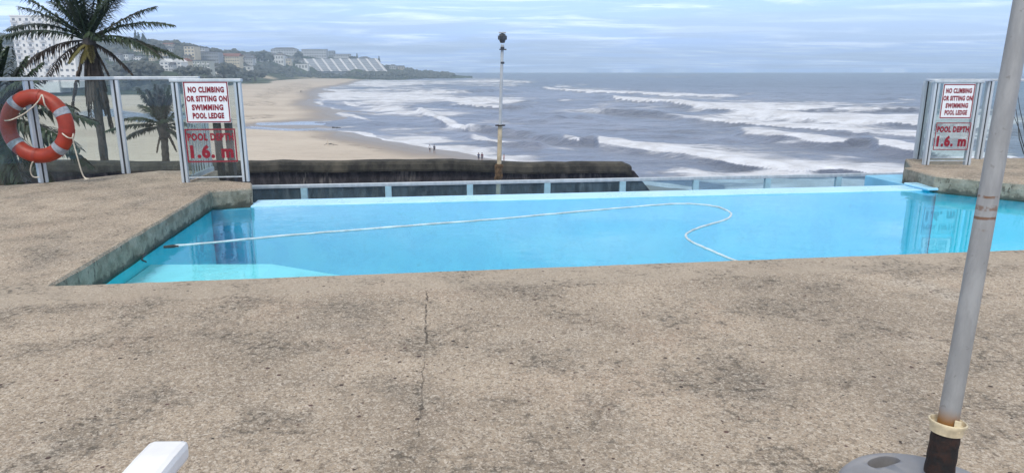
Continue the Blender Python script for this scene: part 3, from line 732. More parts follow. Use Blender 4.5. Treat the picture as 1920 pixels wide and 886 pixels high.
# ---- woodland that covers the hills: one mass of clumps
_ico = bmesh.new(); bmesh.ops.create_icosphere(_ico, subdivisions=2, radius=1); _ico.verts.ensure_lookup_table()
IV = np.array([v.co[:] for v in _ico.verts]); IF = [tuple(v.index for v in f.verts) for f in _ico.faces]; _ico.free()
def clump_mesh(name, items, mat, parent=None):
    """items: x y z radius squash ; every clump is roughened on its own"""
    V = []; Fs = []
    for k, (x, y, z, r_, sq) in enumerate(items):
        nse = 1 + (vnoise(IV[:, 0] * 2.6 + k * 1.7, IV[:, 1] * 2.6 + IV[:, 2] * 3.1 + k * .37) - .5) * .95
        p = IV * nse[:, None] * r_; p[:, 2] *= sq
        V.append(p + np.array((x, y, z))); Fs += [tuple(i + k * len(IV) for i in f) for f in IF]
    me = bpy.data.meshes.new(name); me.from_pydata(np.concatenate(V).tolist(), [], Fs); me.materials.append(mat)
    o = bpy.data.objects.new(name, me); COL.objects.link(o)
    if parent is not None: o.parent = parent; o.matrix_parent_inverse = Matrix.Translation(parent.location).inverted()
    return o
# ---- haze of sea spray and damp air
def haze_mat():
    m = bpy.data.materials.new('salt_haze'); m.use_nodes = True; t = m.node_tree; t.nodes.clear()
    v = t.nodes.new('ShaderNodeVolumePrincipled'); v.inputs['Color'].default_value = (.66, .84, 1.0, 1)
    v.inputs['Density'].default_value = HAZE; v.inputs['Anisotropy'].default_value = 0.0
    o = t.nodes.new('ShaderNodeOutputMaterial'); t.links.new(v.outputs[0], o.inputs['Volume']); return m
HAZE = 0.00036
b = MB(); b.box((0, 1850, 46), (12000, 4400, 136))
hz = tag(b.build('haze', haze_mat()), kind='stuff')

# =================================================================== BUILDINGS ON THE HILLS
def find_Y(px, py):
    """distance at which the ground under photo column px shows at row py"""
    for Y in np.arange(350, 1800, 6):
        q = (px - 960) / F / (CP + (443 - py) / F * SP)
        z = float(hill_z(np.array(q), np.array(Y)))
        if to_px(q * Y, Y, z)[1] <= py: return float(Y)
    return 1500.0
def wallmat(name, col, var=.12): 
    if name not in M: M[name] = simple(name, col, .8, var, .15)
    return M[name]
_boxes = {}; FRONTS = []
def window_mesh(wd, ht):
    k = (round(wd, 1), round(ht, 1))
    if k not in _boxes:
        b = MB().box((0, 0, 0), (wd, .16, ht)); o = b.build('window', M['pane_dark']); _boxes[k] = o.data; bpy.data.objects.remove(o)
    return _boxes[k]
def building(name, px0, px1, ytop, ybase, wall, label, floors, cols, roof=None, roofmat=None, yaw=0.0, depth=12, Y=None, cat='building', group=None, balc=None, wfrac=(.55, .5)):
    pc = (px0 + px1) / 2; Y = Y or find_Y(pc, ybase)
    a, c = upY(px0, ybase, Y), upY(px1, ybase, Y); top = upY(pc, ytop, Y)
    FRONTS.append((px0, px1, ytop, ybase, Y)); W = (c.x - a.x) / max(.3, math.cos(yaw)); Hh = top.z - a.z
    base = Vector(((a.x + c.x) / 2, Y, a.z)); Rm = Matrix.Rotation(yaw, 4, 'Z')
    r = thing(name, base, label, cat, group); r.rotation_euler = (0, 0, yaw)
    wall_h = Hh if roof in (None, 'flat') else Hh * .74
    def put(o, loc=(0, 0, 0)):
        o.matrix_parent_inverse = Matrix.Identity(4); o.parent = r; o.location = loc; return o
    b = MB().box((0, depth / 2, wall_h / 2 - 4), (W, depth, wall_h + 8)); put(b.build('wall', wall))
    rm = roofmat or M['roof_grey']
    if roof == 'flat':
        b = MB().box((0, depth / 2, wall_h + .35), (W + .8, depth + .8, .7)); put(b.build('roof', rm))
    elif roof == 'gable':                     # ridge runs across the view
        b = MB(); o_ = .5
        b.add([(-W / 2 - o_, -o_, wall_h), (W / 2 + o_, -o_, wall_h), (W / 2 + o_, depth + o_, wall_h), (-W / 2 - o_, depth + o_, wall_h), (-W / 2 - o_, depth / 2, Hh), (W / 2 + o_, depth / 2, Hh)],
              [(0, 1, 5, 4), (2, 3, 4, 5), (0, 4, 3), (1, 2, 5), (3, 2, 1, 0)]); put(b.build('roof', rm))
    elif roof == 'hip':
        b = MB(); o_ = .5; k = min(W * .3, depth * .5)
        b.add([(-W / 2 - o_, -o_, wall_h), (W / 2 + o_, -o_, wall_h), (W / 2 + o_, depth + o_, wall_h), (-W / 2 - o_, depth + o_, wall_h), (-W / 2 + k, depth / 2, Hh), (W / 2 - k, depth / 2, Hh)],
              [(0, 1, 5, 4), (2, 3, 4, 5), (0, 4, 3), (1, 2, 5), (3, 2, 1, 0)]); put(b.build('roof', rm))
    elif roof == 'front_gable':
        b = MB(); o_ = .3
        b.add([(-W / 2 - o_, -o_, wall_h), (W / 2 + o_, -o_, wall_h), (W / 2 + o_, depth, wall_h), (-W / 2 - o_, depth, wall_h), (0, -o_, Hh), (0, depth, Hh)],
              [(0, 1, 4), (1, 2, 5, 4), (3, 0, 4, 5), (2, 3, 5), (3, 2, 1, 0)]); put(b.build('roof', rm))
    fh = wall_h / floors; cw = W / cols
    for i in range(floors):
        for j in range(cols):
            f_ = 1 if not balc else (.8 if (j % 2 == 0) else .6)
            o = bpy.data.objects.new('window', window_mesh(cw * wfrac[0] * f_, fh * wfrac[1])); COL.objects.link(o)
            put(o, (-W / 2 + cw * (j + .5), -.02, fh * (i + .5)))
        if balc:
            for j in range(0, cols, 2):
                bb = MB().box((0, 0, 0), (cw * .95, 1.0, fh * .3)); o = bb.build('balcony', balc); put(o, (-W / 2 + cw * (j + .5), -.52, fh * (i + .16)))
    return r, W, Hh, depth, put
M['roof_grey'] = simple('grey_roof_sheet', (.10, .10, .11), .8, .2, .2)
M['roof_red'] = simple('red_roof_tile', (.20, .085, .06), .85, .2, .3)
white = wallmat('white_render', (.72, .72, .70)); cream = wallmat('cream_render', (.62, .55, .42)); greyb = wallmat('bluish_grey_render', (.30, .33, .37))
pale = wallmat('pale_grey_render', (.50, .51, .52)); pinkish = wallmat('pinkish_render', (.52, .38, .32)); sage = wallmat('sage_grey_render', (.44, .47, .43)); tan = wallmat('tan_render', (.48, .41, .33))
# ten-storey white tower at the left
r, W, Hh, dp, put = building('apartment_tower', 41, 106, 31, 150, white, 'tall white apartment tower of many storeys behind the coconut palm', 10, 6, 'flat', white, yaw=R(9), depth=16, Y=455, balc=pale, wfrac=(.5, .42))
b = MB().box((W / 2 + 5.6, 9, Hh * .30), (11, 15, Hh * .60 + 10)); put(b.build('annex_wall', white))
for i in range(6):
    for j in range(3):
        o = bpy.data.objects.new('window', window_mesh(1.7, 1.5)); COL.objects.link(o); put(o, (W / 2 + 2.2 + j * 3.4, 1.49, Hh * .6 / 6 * (i + .55)))
b = MB(); b.tube([(-W / 2 + 4, 4, Hh + .7), (-W / 2 + 4, 4, Hh + 6.5)], .14, 6); b.tube([(-W / 2 + 6, 4, Hh + .7), (-W / 2 + 5.4, 4, Hh + 4.5)], .12, 6); b.beam((-W / 2 + 3, 4, Hh + 4.4), (-W / 2 + 5.4, 4, Hh + 4.4), .12, .12)
put(b.build('antenna', M['roof_grey']))
B = building
B('house', 0, 18, 84, 98, pale, 'small grey house on the hilltop left of the white apartment tower', 2, 3, 'hip')
B('villa', 301, 317, 110, 134, white, 'white gabled villa on the left of a matching pair', 3, 2, 'front_gable', white, depth=14)
B('villa', 325, 341, 110, 134, white, 'white gabled villa on the right of a matching pair', 3, 2, 'front_gable', white, depth=14)
B('villa', 317, 325, 117, 134, pale, 'low pale link house between the two white gabled villas', 2, 2, 'gable', M['roof_grey'], depth=10)
B('house', 340, 352, 109, 130, cream, 'small cream house with a red roof right of the gabled villas', 2, 2, 'hip', M['roof_red'])
B('apartment_block', 347, 366, 87, 112, cream, 'tall narrow cream block standing highest above the hillside town', 4, 3, 'flat', M['roof_grey'], depth=16)
B('apartment_block', 366, 385, 90, 106, pale, 'pale grey block joined to the right of the tall cream block', 3, 4, 'flat', M['roof_grey'], depth=14)
B('apartment_block', 372, 411, 98, 122, greyb, 'wide blue grey block of flats with rows of dark windows', 4, 9, 'flat', M['roof_grey'], depth=14)
B('apartment_block', 353, 394, 114, 136, sage, 'long sage grey block of flats with balconies low on the hillside', 3, 9, 'flat', M['roof_grey'], depth=12, balc=white)
B('hotel', 411, 449, 100, 122, cream, 'long cream hotel with a red tiled roof in the hillside town', 3, 9, 'gable', M['roof_red'], depth=14)
B('apartment_block', 449, 474, 106, 120, pale, 'low pale block to the right of the long cream hotel', 2, 6, 'hip', M['roof_grey'])
B('house', 512, 532, 104, 120, white, 'white house with a cream wing below the hilltop cluster', 2, 4, 'flat', M['roof_grey'])
B('house', 532, 545, 110, 122, cream, 'cream wing house on the right of the white hilltop house', 2, 3, 'flat', M['roof_grey'])
B('apartment_block', 508, 556, 89, 103, pale, 'broad grey block crowning the round hilltop', 2, 10, 'hip', M['roof_grey'], depth=18)
B('house', 484, 508, 97, 108, pale, 'grey house with a dark hip roof on the shoulder of the hill', 2, 4, 'hip', M['roof_grey'])
B('apartment_block', 566, 612, 93, 108, pale, 'long grey block with a flat dark roof above the stepped white flats', 3, 10, 'flat', M['roof_grey'], depth=16)
B('apartment_block', 612, 626, 96, 108, greyb, 'dark square block between the long grey block and the low wing', 2, 3, 'flat', M['roof_grey'], depth=16)
B('apartment_block', 626, 656, 102, 113, pale, 'low grey wing block at the right end of the hilltop row', 2, 7, 'flat', M['roof_grey'], depth=14)
B('house', 554, 577, 120, 130, white, 'low white house at the left foot of the stepped flats', 1, 4, 'flat', M['roof_grey'])
B('house', 560, 590, 111, 121, pale, 'pale house at the upper left end of the stepped flats', 1, 5, 'gable', M['roof_grey'])
B('house', 672, 693, 106, 116, pale, 'grey hip roofed house rising above the stepped flats', 1, 4, 'hip', M['roof_grey'], depth=14)
B('house', 730, 742, 121, 130, pale, 'small grey house near the tip of the headland', 1, 3, 'hip', M['roof_grey'])
B('house', 742, 757, 123, 131, tan, 'small tan house last along the headland ridge', 1, 3, 'gable', M['roof_grey'])
B('house', 228, 241, 102, 115, white, 'white house half hidden behind the right palm fronds', 2, 3, 'flat', M['roof_grey'])
B('house', 205, 226, 99, 116, pale, 'pale house directly behind the crown of the coconut palm', 2, 4, 'hip', M['roof_grey'])
B('house', 292, 306, 95, 103, pinkish, 'pink house high on the hill under the tall conifers', 1, 3, 'gable', M['roof_red'])
B('house', 304, 316, 86, 93, pale, 'small grey house just under the ridge right of the conifers', 1, 3, 'hip', M['roof_grey'])
B('house', 395, 409, 122, 136, white, 'narrow white house low on the hillside right of the balcony flats', 2, 2, 'gable', M['roof_grey'])
B('house', 456, 470, 122, 132, white, 'small white house among bushes above the dunes', 1, 2, 'hip', M['roof_grey'])

# the many small houses scattered among the trees
rh = random.Random(21)
for k in range(56):
    x = rh.uniform(228, 560) if k < 34 else rh.uniform(385, 570); top = float(np.interp(x, HX, RR)); y = rh.uniform(top + 6, top + (16 if x > 440 else 38)); wd = rh.uniform(9, 18); ht = rh.uniform(5.5, 10)
    B('small_house', x, x + wd, y - ht, y + 1, (white, pale, cream, pale, tan)[k % 5], 'small pale house among the trees on the hazy hillside', 1 + (ht > 6.5), 2 + (wd > 11), ('hip', 'gable', 'flat')[k % 3], M[('roof_grey', 'roof_grey', 'roof_red')[(k // 2) % 3]], depth=9, cat='house', group='small houses scattered over the hillside')
# stepped white flats: seven set-back storeys with sloping party walls
st = thing('stepped_flats', (-380, 1340, 0), 'wide white stepped flats with slanting party walls on the headland', 'apartments')
Ys_ = find_Y(655, 134)
L0 = upY(566, 133, Ys_); L1 = upY(722, 133, Ys_); tp = upY(600, 110, Ys_)
FRONTS.append((566, 722, 108, 131, Ys_)); fl = 7; fh = (tp.z - L0.z) / fl; bays = 8; bw = (L1.x - L0.x - 22) / bays
sx, sy = -3.6, 4.2
for k in range(fl):
    x0 = L0.x + 22 + sx * k; x1 = L0.x + 22 + bw * bays + sx * k; y = Ys_ + sy * k; z = L0.z + fh * k
    b = MB().box(((x0 + x1) / 2, y + 8, z + fh / 2 - (6 if k == 0 else 0)), (x1 - x0, 14, fh + (12 if k == 0 else 0))); b.build('storey', greyb, st)
    b = MB().box(((x0 + x1) / 2, y - .3, z + fh * .14), (x1 - x0, 2.4, fh * .36)); b.build('parapet', pale, st)
for j in range(bays + 1):
    x = L0.x + 22 + bw * j; b = MB(); wt = 3.8
    p0 = Vector((x, Ys_ - 4.5, L0.z - 1)); d = Vector((sx * fl, sy * fl, fh * fl + 1.5))
    b.add([p0, p0 + Vector((wt, 0, 0)), p0 + Vector((wt, 12, 0)), p0 + Vector((0, 12, 0)), p0 + d, p0 + d + Vector((wt, 0, 0)), p0 + d + Vector((wt, 12, 0)), p0 + d + Vector((0, 12, 0))],
          [(3, 2, 1, 0), (4, 5, 6, 7), (0, 1, 5, 4), (1, 2, 6, 5), (2, 3, 7, 6), (3, 0, 4, 7)])
    b.build('party_wall', wallmat('faded_white_render', (.6, .6, .6)), st)
b = MB().box((L0.x + 22 + bw * bays / 2 + sx * fl, Ys_ + sy * fl + 6, tp.z + .4), (bw * bays + 6, 14, .8)); b.build('roof', M['roof_grey'], st)

# ---- bush between the houses
items = []
for k in range(6500):
    c = rng.uniform(-60, 850); q = (c - 960) * CP / F
    y0 = np.interp(c, HX, [Yrow(r, SEA) for r in FR]); y1 = max(np.interp(c, HX, RY), y0 + 60)
    t = rng.uniform(.05, 1.06) ** .8; Y = y0 + t * (y1 - y0)
    if 470 < c < 525 and t < .22: continue
    z = float(hill_z(np.array(q), np.array(Y))); r_ = rng.uniform(2.2, 5.5) * (1 if t > .25 else .7)
    hx_, hy_ = to_px(q * Y, Y, z + r_ * .4)
    rp_ = r_ / Y * F
    if any(x0 - rp_ * .6 < hx_ < x1 + rp_ * .6 and y0 - 1 < hy_ < y1 + 1 + rp_ * .7 and Y < Yb2 + 9 for x0, x1, y0, y1, Yb2 in FRONTS): continue
    items.append((q * Y, Y, z + r_ * .2, r_, rng.uniform(.6, 1.0)))
tag(clump_mesh('woodland', items, M['wood_far']), 'dark coastal bush covering the hazy hills behind the beach', 'woodland', kind='stuff')
# =================================================================== TREES ON THE HILLS
def clump_tree(name, px, ybase, ytop, wpx, label, cat='tree', mat='wood_far', group=None, Y=None, n=46, conic=False, embed=2):
    Y = Y or find_Y(px, ybase); a = upY(px, ybase, Y); t_ = upY(px, ytop, Y); Hh = t_.z - a.z; W = (upY(px + wpx / 2, ybase, Y).x - a.x)
    r = thing(name, a, label, cat, group)
    b = MB().tube([(a.x, a.y, a.z - 4), (a.x, a.y, a.z + Hh * .3), (a.x + .3, a.y, a.z + Hh * .7)], [W * .09 + .2, W * .06 + .15, .1], 8); b.build('trunk', M['bark'], r)
    it = []
    for k in range(n):
        if conic:
            h = rng.uniform(.08, 1.0); rad = W * (1 - h) ** .7 * .95 + .2; an = rng.uniform(0, 6.28); q = rad * rng.uniform(.35, .85)
            it.append((a.x + q * math.cos(an), a.y + q * math.sin(an), a.z + h * Hh, rad * .42 + .35, 1.3))
        else:
            an = rng.uniform(0, 6.28); e = rng.uniform(0, 1) ** .6; q = W * math.sqrt(rng.uniform(0, 1)) * .9
            h = Hh * (.28 + .66 * e * math.sqrt(max(0, 1 - (q / W) ** 2)))
            s_ = min(W, Hh) * rng.uniform(.14, .26)
            it.append((a.x + q * math.cos(an), a.y + q * math.sin(an) * .7, a.z + h - s_ * .4, s_, .85))
    clump_mesh('crown', it, M[mat], r); return r
g = 'conifers on the skyline'
clump_tree('conifer_tree', 257, 92, 57, 9, 'leftmost of three tall dark conifers on the hill skyline', mat='conifer', conic=True, group=g, n=60)
clump_tree('conifer_tree', 262.5, 92, 60, 8, 'slim middle one of three tall dark conifers on the skyline', mat='conifer', conic=True, group=g, n=60)
clump_tree('conifer_tree', 271, 92, 63, 12, 'rightmost and widest of three tall dark conifers on the skyline', mat='conifer', conic=True, group=g, n=70)
clump_tree('slender_tree', 670, 116, 100, 5, 'dark slender tree rising above the middle of the stepped flats', mat='conifer', conic=True, n=40, Y=1480)
clump_tree('slender_tree', 711, 120, 105, 5, 'dark slender tree above the right end of the stepped flats', mat='conifer', conic=True, n=40, Y=1480)
clump_tree('spreading_tree', 262, 141, 114, 92, 'broad dark spreading tree right of the coconut palm trunk', n=90, Y=520)
clump_tree('spreading_tree', 361, 142, 123, 76, 'low dark spreading tree under the long sage grey flats', n=80, Y=600)
clump_tree('spreading_tree', 420, 142, 117, 62, 'round dark tree below the long cream hotel', n=80, Y=760)
clump_tree('spreading_tree', 302, 100, 80, 26, 'rounded tree on the ridge right of the tall conifers', n=40)
clump_tree('spreading_tree', 496, 118, 93, 34, 'dark round tree left of the broad hilltop block', n=50)
clump_tree('spreading_tree', 560, 112, 95, 16, 'dark tree in the gap between two hilltop blocks', n=40)
clump_tree('spreading_tree', 478, 146, 131, 50, 'low scrubby tree at the back of the dunes', n=60, Y=900)
clump_tree('spreading_tree', 662, 116, 104, 20, 'bushy tree at the right end of the hilltop row', n=40, Y=1470)

# =================================================================== PALMS
def frond_mesh(c, d, L, droop, mat, nleaf=44, leaf=.62, parent=None, wid=.035, hang=.45, name='frond', seed=0, bare=.12):
    rr = random.Random(seed); d = Vector(d).normalized(); b = MB(); N = 14
    pts = []
    for i in range(N + 1):
        t = i / N; pts.append(Vector(c) + d * L * t + Vector((0, 0, -droop * L * t * t)))
    b.tube(pts, [.045 * (1 - .85 * i / N) * (L / 4) + .006 for i in range(N + 1)], 5)
    for i in range(nleaf):
        t = bare + (1 - bare) * (i + rr.random() * .6) / nleaf
        if t > .995: continue
        k = min(N - 1, int(t * N)); fr = t * N - k; p = pts[k].lerp(pts[k + 1], fr); tg = (pts[k + 1] - pts[k]).normalized()
        sd = tg.cross(Vector((0, 0, 1)))
        if sd.length < .1: sd = tg.cross(Vector((0, 1, 0)))
        sd.normalize(); nn = sd.cross(tg)
        ll = leaf * (math.sin(math.pi * min(1, .12 + t * .85)) ** .6) * rr.uniform(.8, 1.15)
        for s_ in (-1, 1):
            dv = (sd * s_ * rr.uniform(.65, .9) + tg * rr.uniform(.45, .75) + nn * rr.uniform(-.05, .25)).normalized()
            m1 = p + dv * ll * .55 + Vector((0, 0, -hang * .16 * ll)); e = p + dv * ll * .9 + Vector((0, 0, -hang * ll * rr.uniform(.7, 1.2)))
            wv = dv.cross(Vector((0, 0, 1)) + sd * .3 * s_); wv = (wv.normalized() if wv.length > .01 else tg) * wid * rr.uniform(.8, 1.2)
            b.add([p - wv * .6, p + wv * .6, m1 + wv, m1 - wv, e], [(0, 1, 2, 3), (3, 2, 4)])
    return b.build(name, mat, parent)
def palm(name, base, crown, trad, fronds, label, skirt=0, seed=0, lean_mid=.5):
    r = thing(name, base, label, 'palm tree')
    base = Vector(base); crown = Vector(crown); pts = []; rad = []
    for i in range(15):
        t = i / 14; x = base.lerp(crown, t); x.x = base.x + (crown.x - base.x) * t ** 1.25
        pts.append(x); rad.append(trad[0] + (trad[1] - trad[0]) * t + (.02 if i % 2 else 0))
    MB().tube(pts, rad, 12).build('trunk', M['bark'], r, smooth=True)
    b = MB(); b.lathe([(.05, -.55), (trad[1] * 1.5, -.35), (trad[1] * 1.9, 0), (trad[1] * 1.2, .45), (.05, .9)], crown, 10); b.build('crown_heart', M['bark'], r)
    for k, (d, L, dr, kind) in enumerate(fronds):
        mt = M[{'g': 'palm_green', 'o': 'palm_old', 'd': 'palm_dead'}[kind]]
        frond_mesh(crown + Vector((0, 0, .15)), d, L, dr, mt, parent=r, seed=seed + k, name='dead_frond' if kind == 'd' else 'frond',
                   nleaf=30 if kind == 'd' else 64, leaf=(.45 if kind == 'd' else .78) * min(1.1, L / 3.3), hang=1.0 if kind == 'd' else .5, wid=.045 if kind == 'd' else .036)
    rr = random.Random(seed + 99)
    if skirt:
        b = MB()
        for k in range(90):
            an = rr.uniform(0, 6.28); z0 = rr.uniform(-1.0, -.1) ; ln = rr.uniform(.8, skirt)
            o = crown + Vector((math.cos(an) * trad[1] * 1.6, math.sin(an) * trad[1] * 1.6, z0))
            e = o + Vector((math.cos(an) * rr.uniform(.0, .25), math.sin(an) * .2, -ln))
            b.beam(o, e, rr.uniform(.05, .12), .015, side=(math.sin(an), -math.cos(an), 0))
        b.build('dry_skirt', M['palm_dead'], r)
    return r
PY_ = 34.0
cr = upY(168, 84, PY_); bs = upY(200, 330, PY_)
def dirpx(dx, dy, dep=0.0): return (dx, dep, -dy)
palm('palm_tree', bs, cr, (.185, .165), [
    (dirpx(-60, -95, .3 * 60), 4.4, .12, 'g'), (dirpx(-30, -110, 20), 4.6, .06, 'g'), (dirpx(5, -120, -25), 4.5, .05, 'g'), (dirpx(35, -110, 15), 4.5, .08, 'g'), (dirpx(70, -95, -20), 4.2, .14, 'g'),
    (dirpx(-95, -95, -20), 4.3, .16, 'g'), (dirpx(-15, -110, 70), 4.4, .1, 'g'), (dirpx(20, -100, -70), 4.2, .14, 'g'), (dirpx(-80, -80, 50), 4.2, .18, 'g'), (dirpx(65, -70, 60), 4.0, .18, 'g'), (dirpx(-45, -105, -45), 4.4, .1, 'g'), (dirpx(-72, -98, 60), 4.3, .13, 'g'), (dirpx(-20, -112, 35), 4.5, .07, 'g'), (dirpx(28, -112, -50), 4.5, .09, 'g'), (dirpx(-50, -100, 10), 4.4, .1, 'g'), (dirpx(80, -85, -40), 4.1, .17, 'g'), (dirpx(12, -112, 60), 4.5, .08, 'g'), (dirpx(-5, -112, -55), 4.4, .08, 'g'), (dirpx(-110, -80, 15), 4.2, .2, 'g'), (dirpx(58, -100, 5), 4.4, .12, 'g'), (dirpx(50, -112, 30), 4.4, .08, 'g'),
    (dirpx(-100, -62, 10), 4.9, .42, 'g'), (dirpx(-100, -50, -30), 4.2, .42, 'g'), (dirpx(100, -62, 10), 4.6, .36, 'g'), (dirpx(100, -40, -20), 4.0, .55, 'g'), (dirpx(100, -20, 20), 4.1, .38, 'g'), (dirpx(60, -55, -60), 2.6, .55, 'g'),
    (dirpx(-100, -12, -10), 3.6, .55, 'd'), (dirpx(-90, 10, 25), 3.2, .5, 'd'), (dirpx(90, 25, 5), 1.9, .55, 'd'), (dirpx(5, 30, -60), 1.2, .4, 'o'), (dirpx(-25, 20, -50), 1.2, .5, 'o'), (dirpx(30, 25, -50), 1.1, .5, 'o'),
    (dirpx(30, 60, 20), 1.6, .6, 'd'), (dirpx(-40, 60, -10), 2.2, .8, 'd'), (dirpx(8, 90, 10), 3.6, .2, 'd'), (dirpx(-6, 90, -10), 3.2, .2, 'd'), (dirpx(14, 90, 0), 2.6, .2, 'd')],
    'tall coconut palm with a shaggy skirt of dead fronds behind the glass fence', skirt=2.6, seed=5)
# the long dead fronds that hang straight down beside the trunk
cr = upY(307, 243, 33.5); bs = upY(314, 335, 33.5)
palm('palm_tree', bs, cr, (.17, .15), [
    (dirpx(-25, -95, 15), 1.9, .1, 'g'), (dirpx(10, -100, -20), 2.1, .06, 'g'), (dirpx(0, -100, 30), 2.2, .06, 'g'), (dirpx(30, -95, 10), 2.0, .1, 'g'), (dirpx(20, -100, -30), 2.0, .08, 'g'), (dirpx(-10, -100, 5), 2.1, .05, 'g'), (dirpx(-50, -100, 0), 2.3, .1, 'g'), (dirpx(18, -100, 15), 2.1, .07, 'g'), (dirpx(-15, -100, -30), 2.0, .07, 'g'), (dirpx(40, -95, -20), 1.9, .12, 'g'), (dirpx(5, -100, 45), 2.0, .1, 'g'), (dirpx(-70, -80, 30), 2.1, .25, 'g'), (dirpx(70, -65, -30), 1.8, .3, 'g'), (dirpx(55, -80, 20), 1.8, .2, 'g'),
    (dirpx(-90, -50, 10), 2.4, .35, 'g'), (dirpx(-100, -25, -20), 2.6, .3, 'g'), (dirpx(-100, 0, 20), 2.2, .3, 'g'), (dirpx(90, -40, 0), 1.7, .4, 'g'), (dirpx(90, -10, 20), 1.5, .5, 'g'), (dirpx(-60, -70, -60), 1.9, .4, 'g'), (dirpx(50, -60, -60), 1.7, .4, 'g'), (dirpx(80, 20, -20), 1.2, .5, 'g'),
    (dirpx(40, 60, 0), .9, .5, 'd'), (dirpx(-30, 60, -10), .9, .5, 'd')],
    'small young palm with a dense tuft of fronds seen through the fence glass', seed=40)
cr = upY(-12, 232, 19.5); bs = Vector((cr.x - .3, 19.6, -7.3))
palm('palm_tree', bs, cr, (.2, .18), [
    (dirpx(20, -100, 10), 2.3, .05, 'g'), (dirpx(45, -100, -10), 2.3, .08, 'g'), (dirpx(-10, -100, 10), 2.3, .05, 'g'), (dirpx(8, -100, -30), 2.2, .1, 'g'), (dirpx(60, -90, 30), 2.3, .15, 'g'), (dirpx(35, -95, 40), 2.2, .1, 'g'), (dirpx(75, -75, 0), 2.2, .2, 'g'),
    (dirpx(100, -60, -10), 2.9, .42, 'g'), (dirpx(100, -40, 25), 2.8, .42, 'g'), (dirpx(100, -8, -20), 2.7, .38, 'g'), (dirpx(100, 25, 20), 2.4, .35, 'g'), (dirpx(90, 60, -30), 2.2, .25, 'g'), (dirpx(60, 80, 20), 2.0, .2, 'g'), (dirpx(70, 50, -60), 2.2, .3, 'g'), (dirpx(30, 90, -20), 1.9, .2, 'g'), (dirpx(80, -90, -30), 2.4, .3, 'g'),
    (dirpx(-80, -60, 10), 2.5, .3, 'g'), (dirpx(-90, 0, 10), 2.5, .3, 'g'), (dirpx(-70, 60, 10), 2.2, .2, 'g')],
    'dark palm at the left edge with fronds spreading behind the orange lifebuoy', skirt=1.2, seed=70)

# =================================================================== BALUSTRADE, FENCES AND SIGNS
def post(parent, base, top, wd=.075, dp=.055, ang=0.0):
    """extruded aluminium post: two flanges with a dark glazing channel between"""
    b = MB(); a = Vector((math.cos(ang), math.sin(ang), 0)); base = Vector(base); top = Vector((base.x, base.y, top))
    n = Vector((-a.y, a.x, 0))
    b.beam(base - a * wd * .30, top - a * wd * .30, wd * .38, dp, side=a); b.beam(base + a * wd * .30, top + a * wd * .30, wd * .38, dp, side=a)
    p = b.build('post', M['alu'], parent, bevel=.004)
    b = MB(); b.beam(base + n * .004, top + n * .004, wd * .22, dp * .8, side=a); b.build('glazing_channel', M['alu_dark'], p)
    return p
def pane(parent, a, b_, z0, z1, mat, th=.010, name='glass_pane'):
    a = Vector(a); b_ = Vector(b_); b = MB(); d = (b_ - a).normalized(); n = Vector((-d.y, d.x, 0)) * th / 2
    q = [a - n, b_ - n, b_ + n, a + n]
    b.add([(p.x, p.y, z) for z in (z0, z1) for p in q], [(3, 2, 1, 0), (4, 5, 6, 7), (0, 1, 5, 4), (1, 2, 6, 5), (2, 3, 7, 6), (3, 0, 4, 7)])
    return b.build(name, mat, parent)
def rail(parent, a, b_, z, wd=.07, th=.036, name='top_rail', mat=None):
    return MB().beam((a.x, a.y, z), (b_.x, b_.y, z), wd, th).build(name, mat or M['alu'], parent, bevel=.006)
FZ = 1.10
fence = thing('glass_fence', (P2.x, P2.y, 0), 'aluminium framed glass fence across the left deck behind the lifebuoy', 'fence')
P0 = P1 + (P1 - P2) * 1.6 + Vector((-.05, -.35, 0)); ends = [P0, P1, P2, P3 + Vector((-.02, .02, 0))]
for p_ in ends: post(fence, (p_.x, p_.y, .0005), FZ - .02, .085, .06, math.atan2(ends[1].y - ends[0].y, ends[1].x - ends[0].x) if p_ is P1 else .3)
for a, b_ in zip(ends, ends[1:]):
    d = (b_ - a).normalized() * .05; pane(fence, a + d, b_ - d, .035, FZ - .03, M['glass'])
    rail(fence, a, b_, FZ)

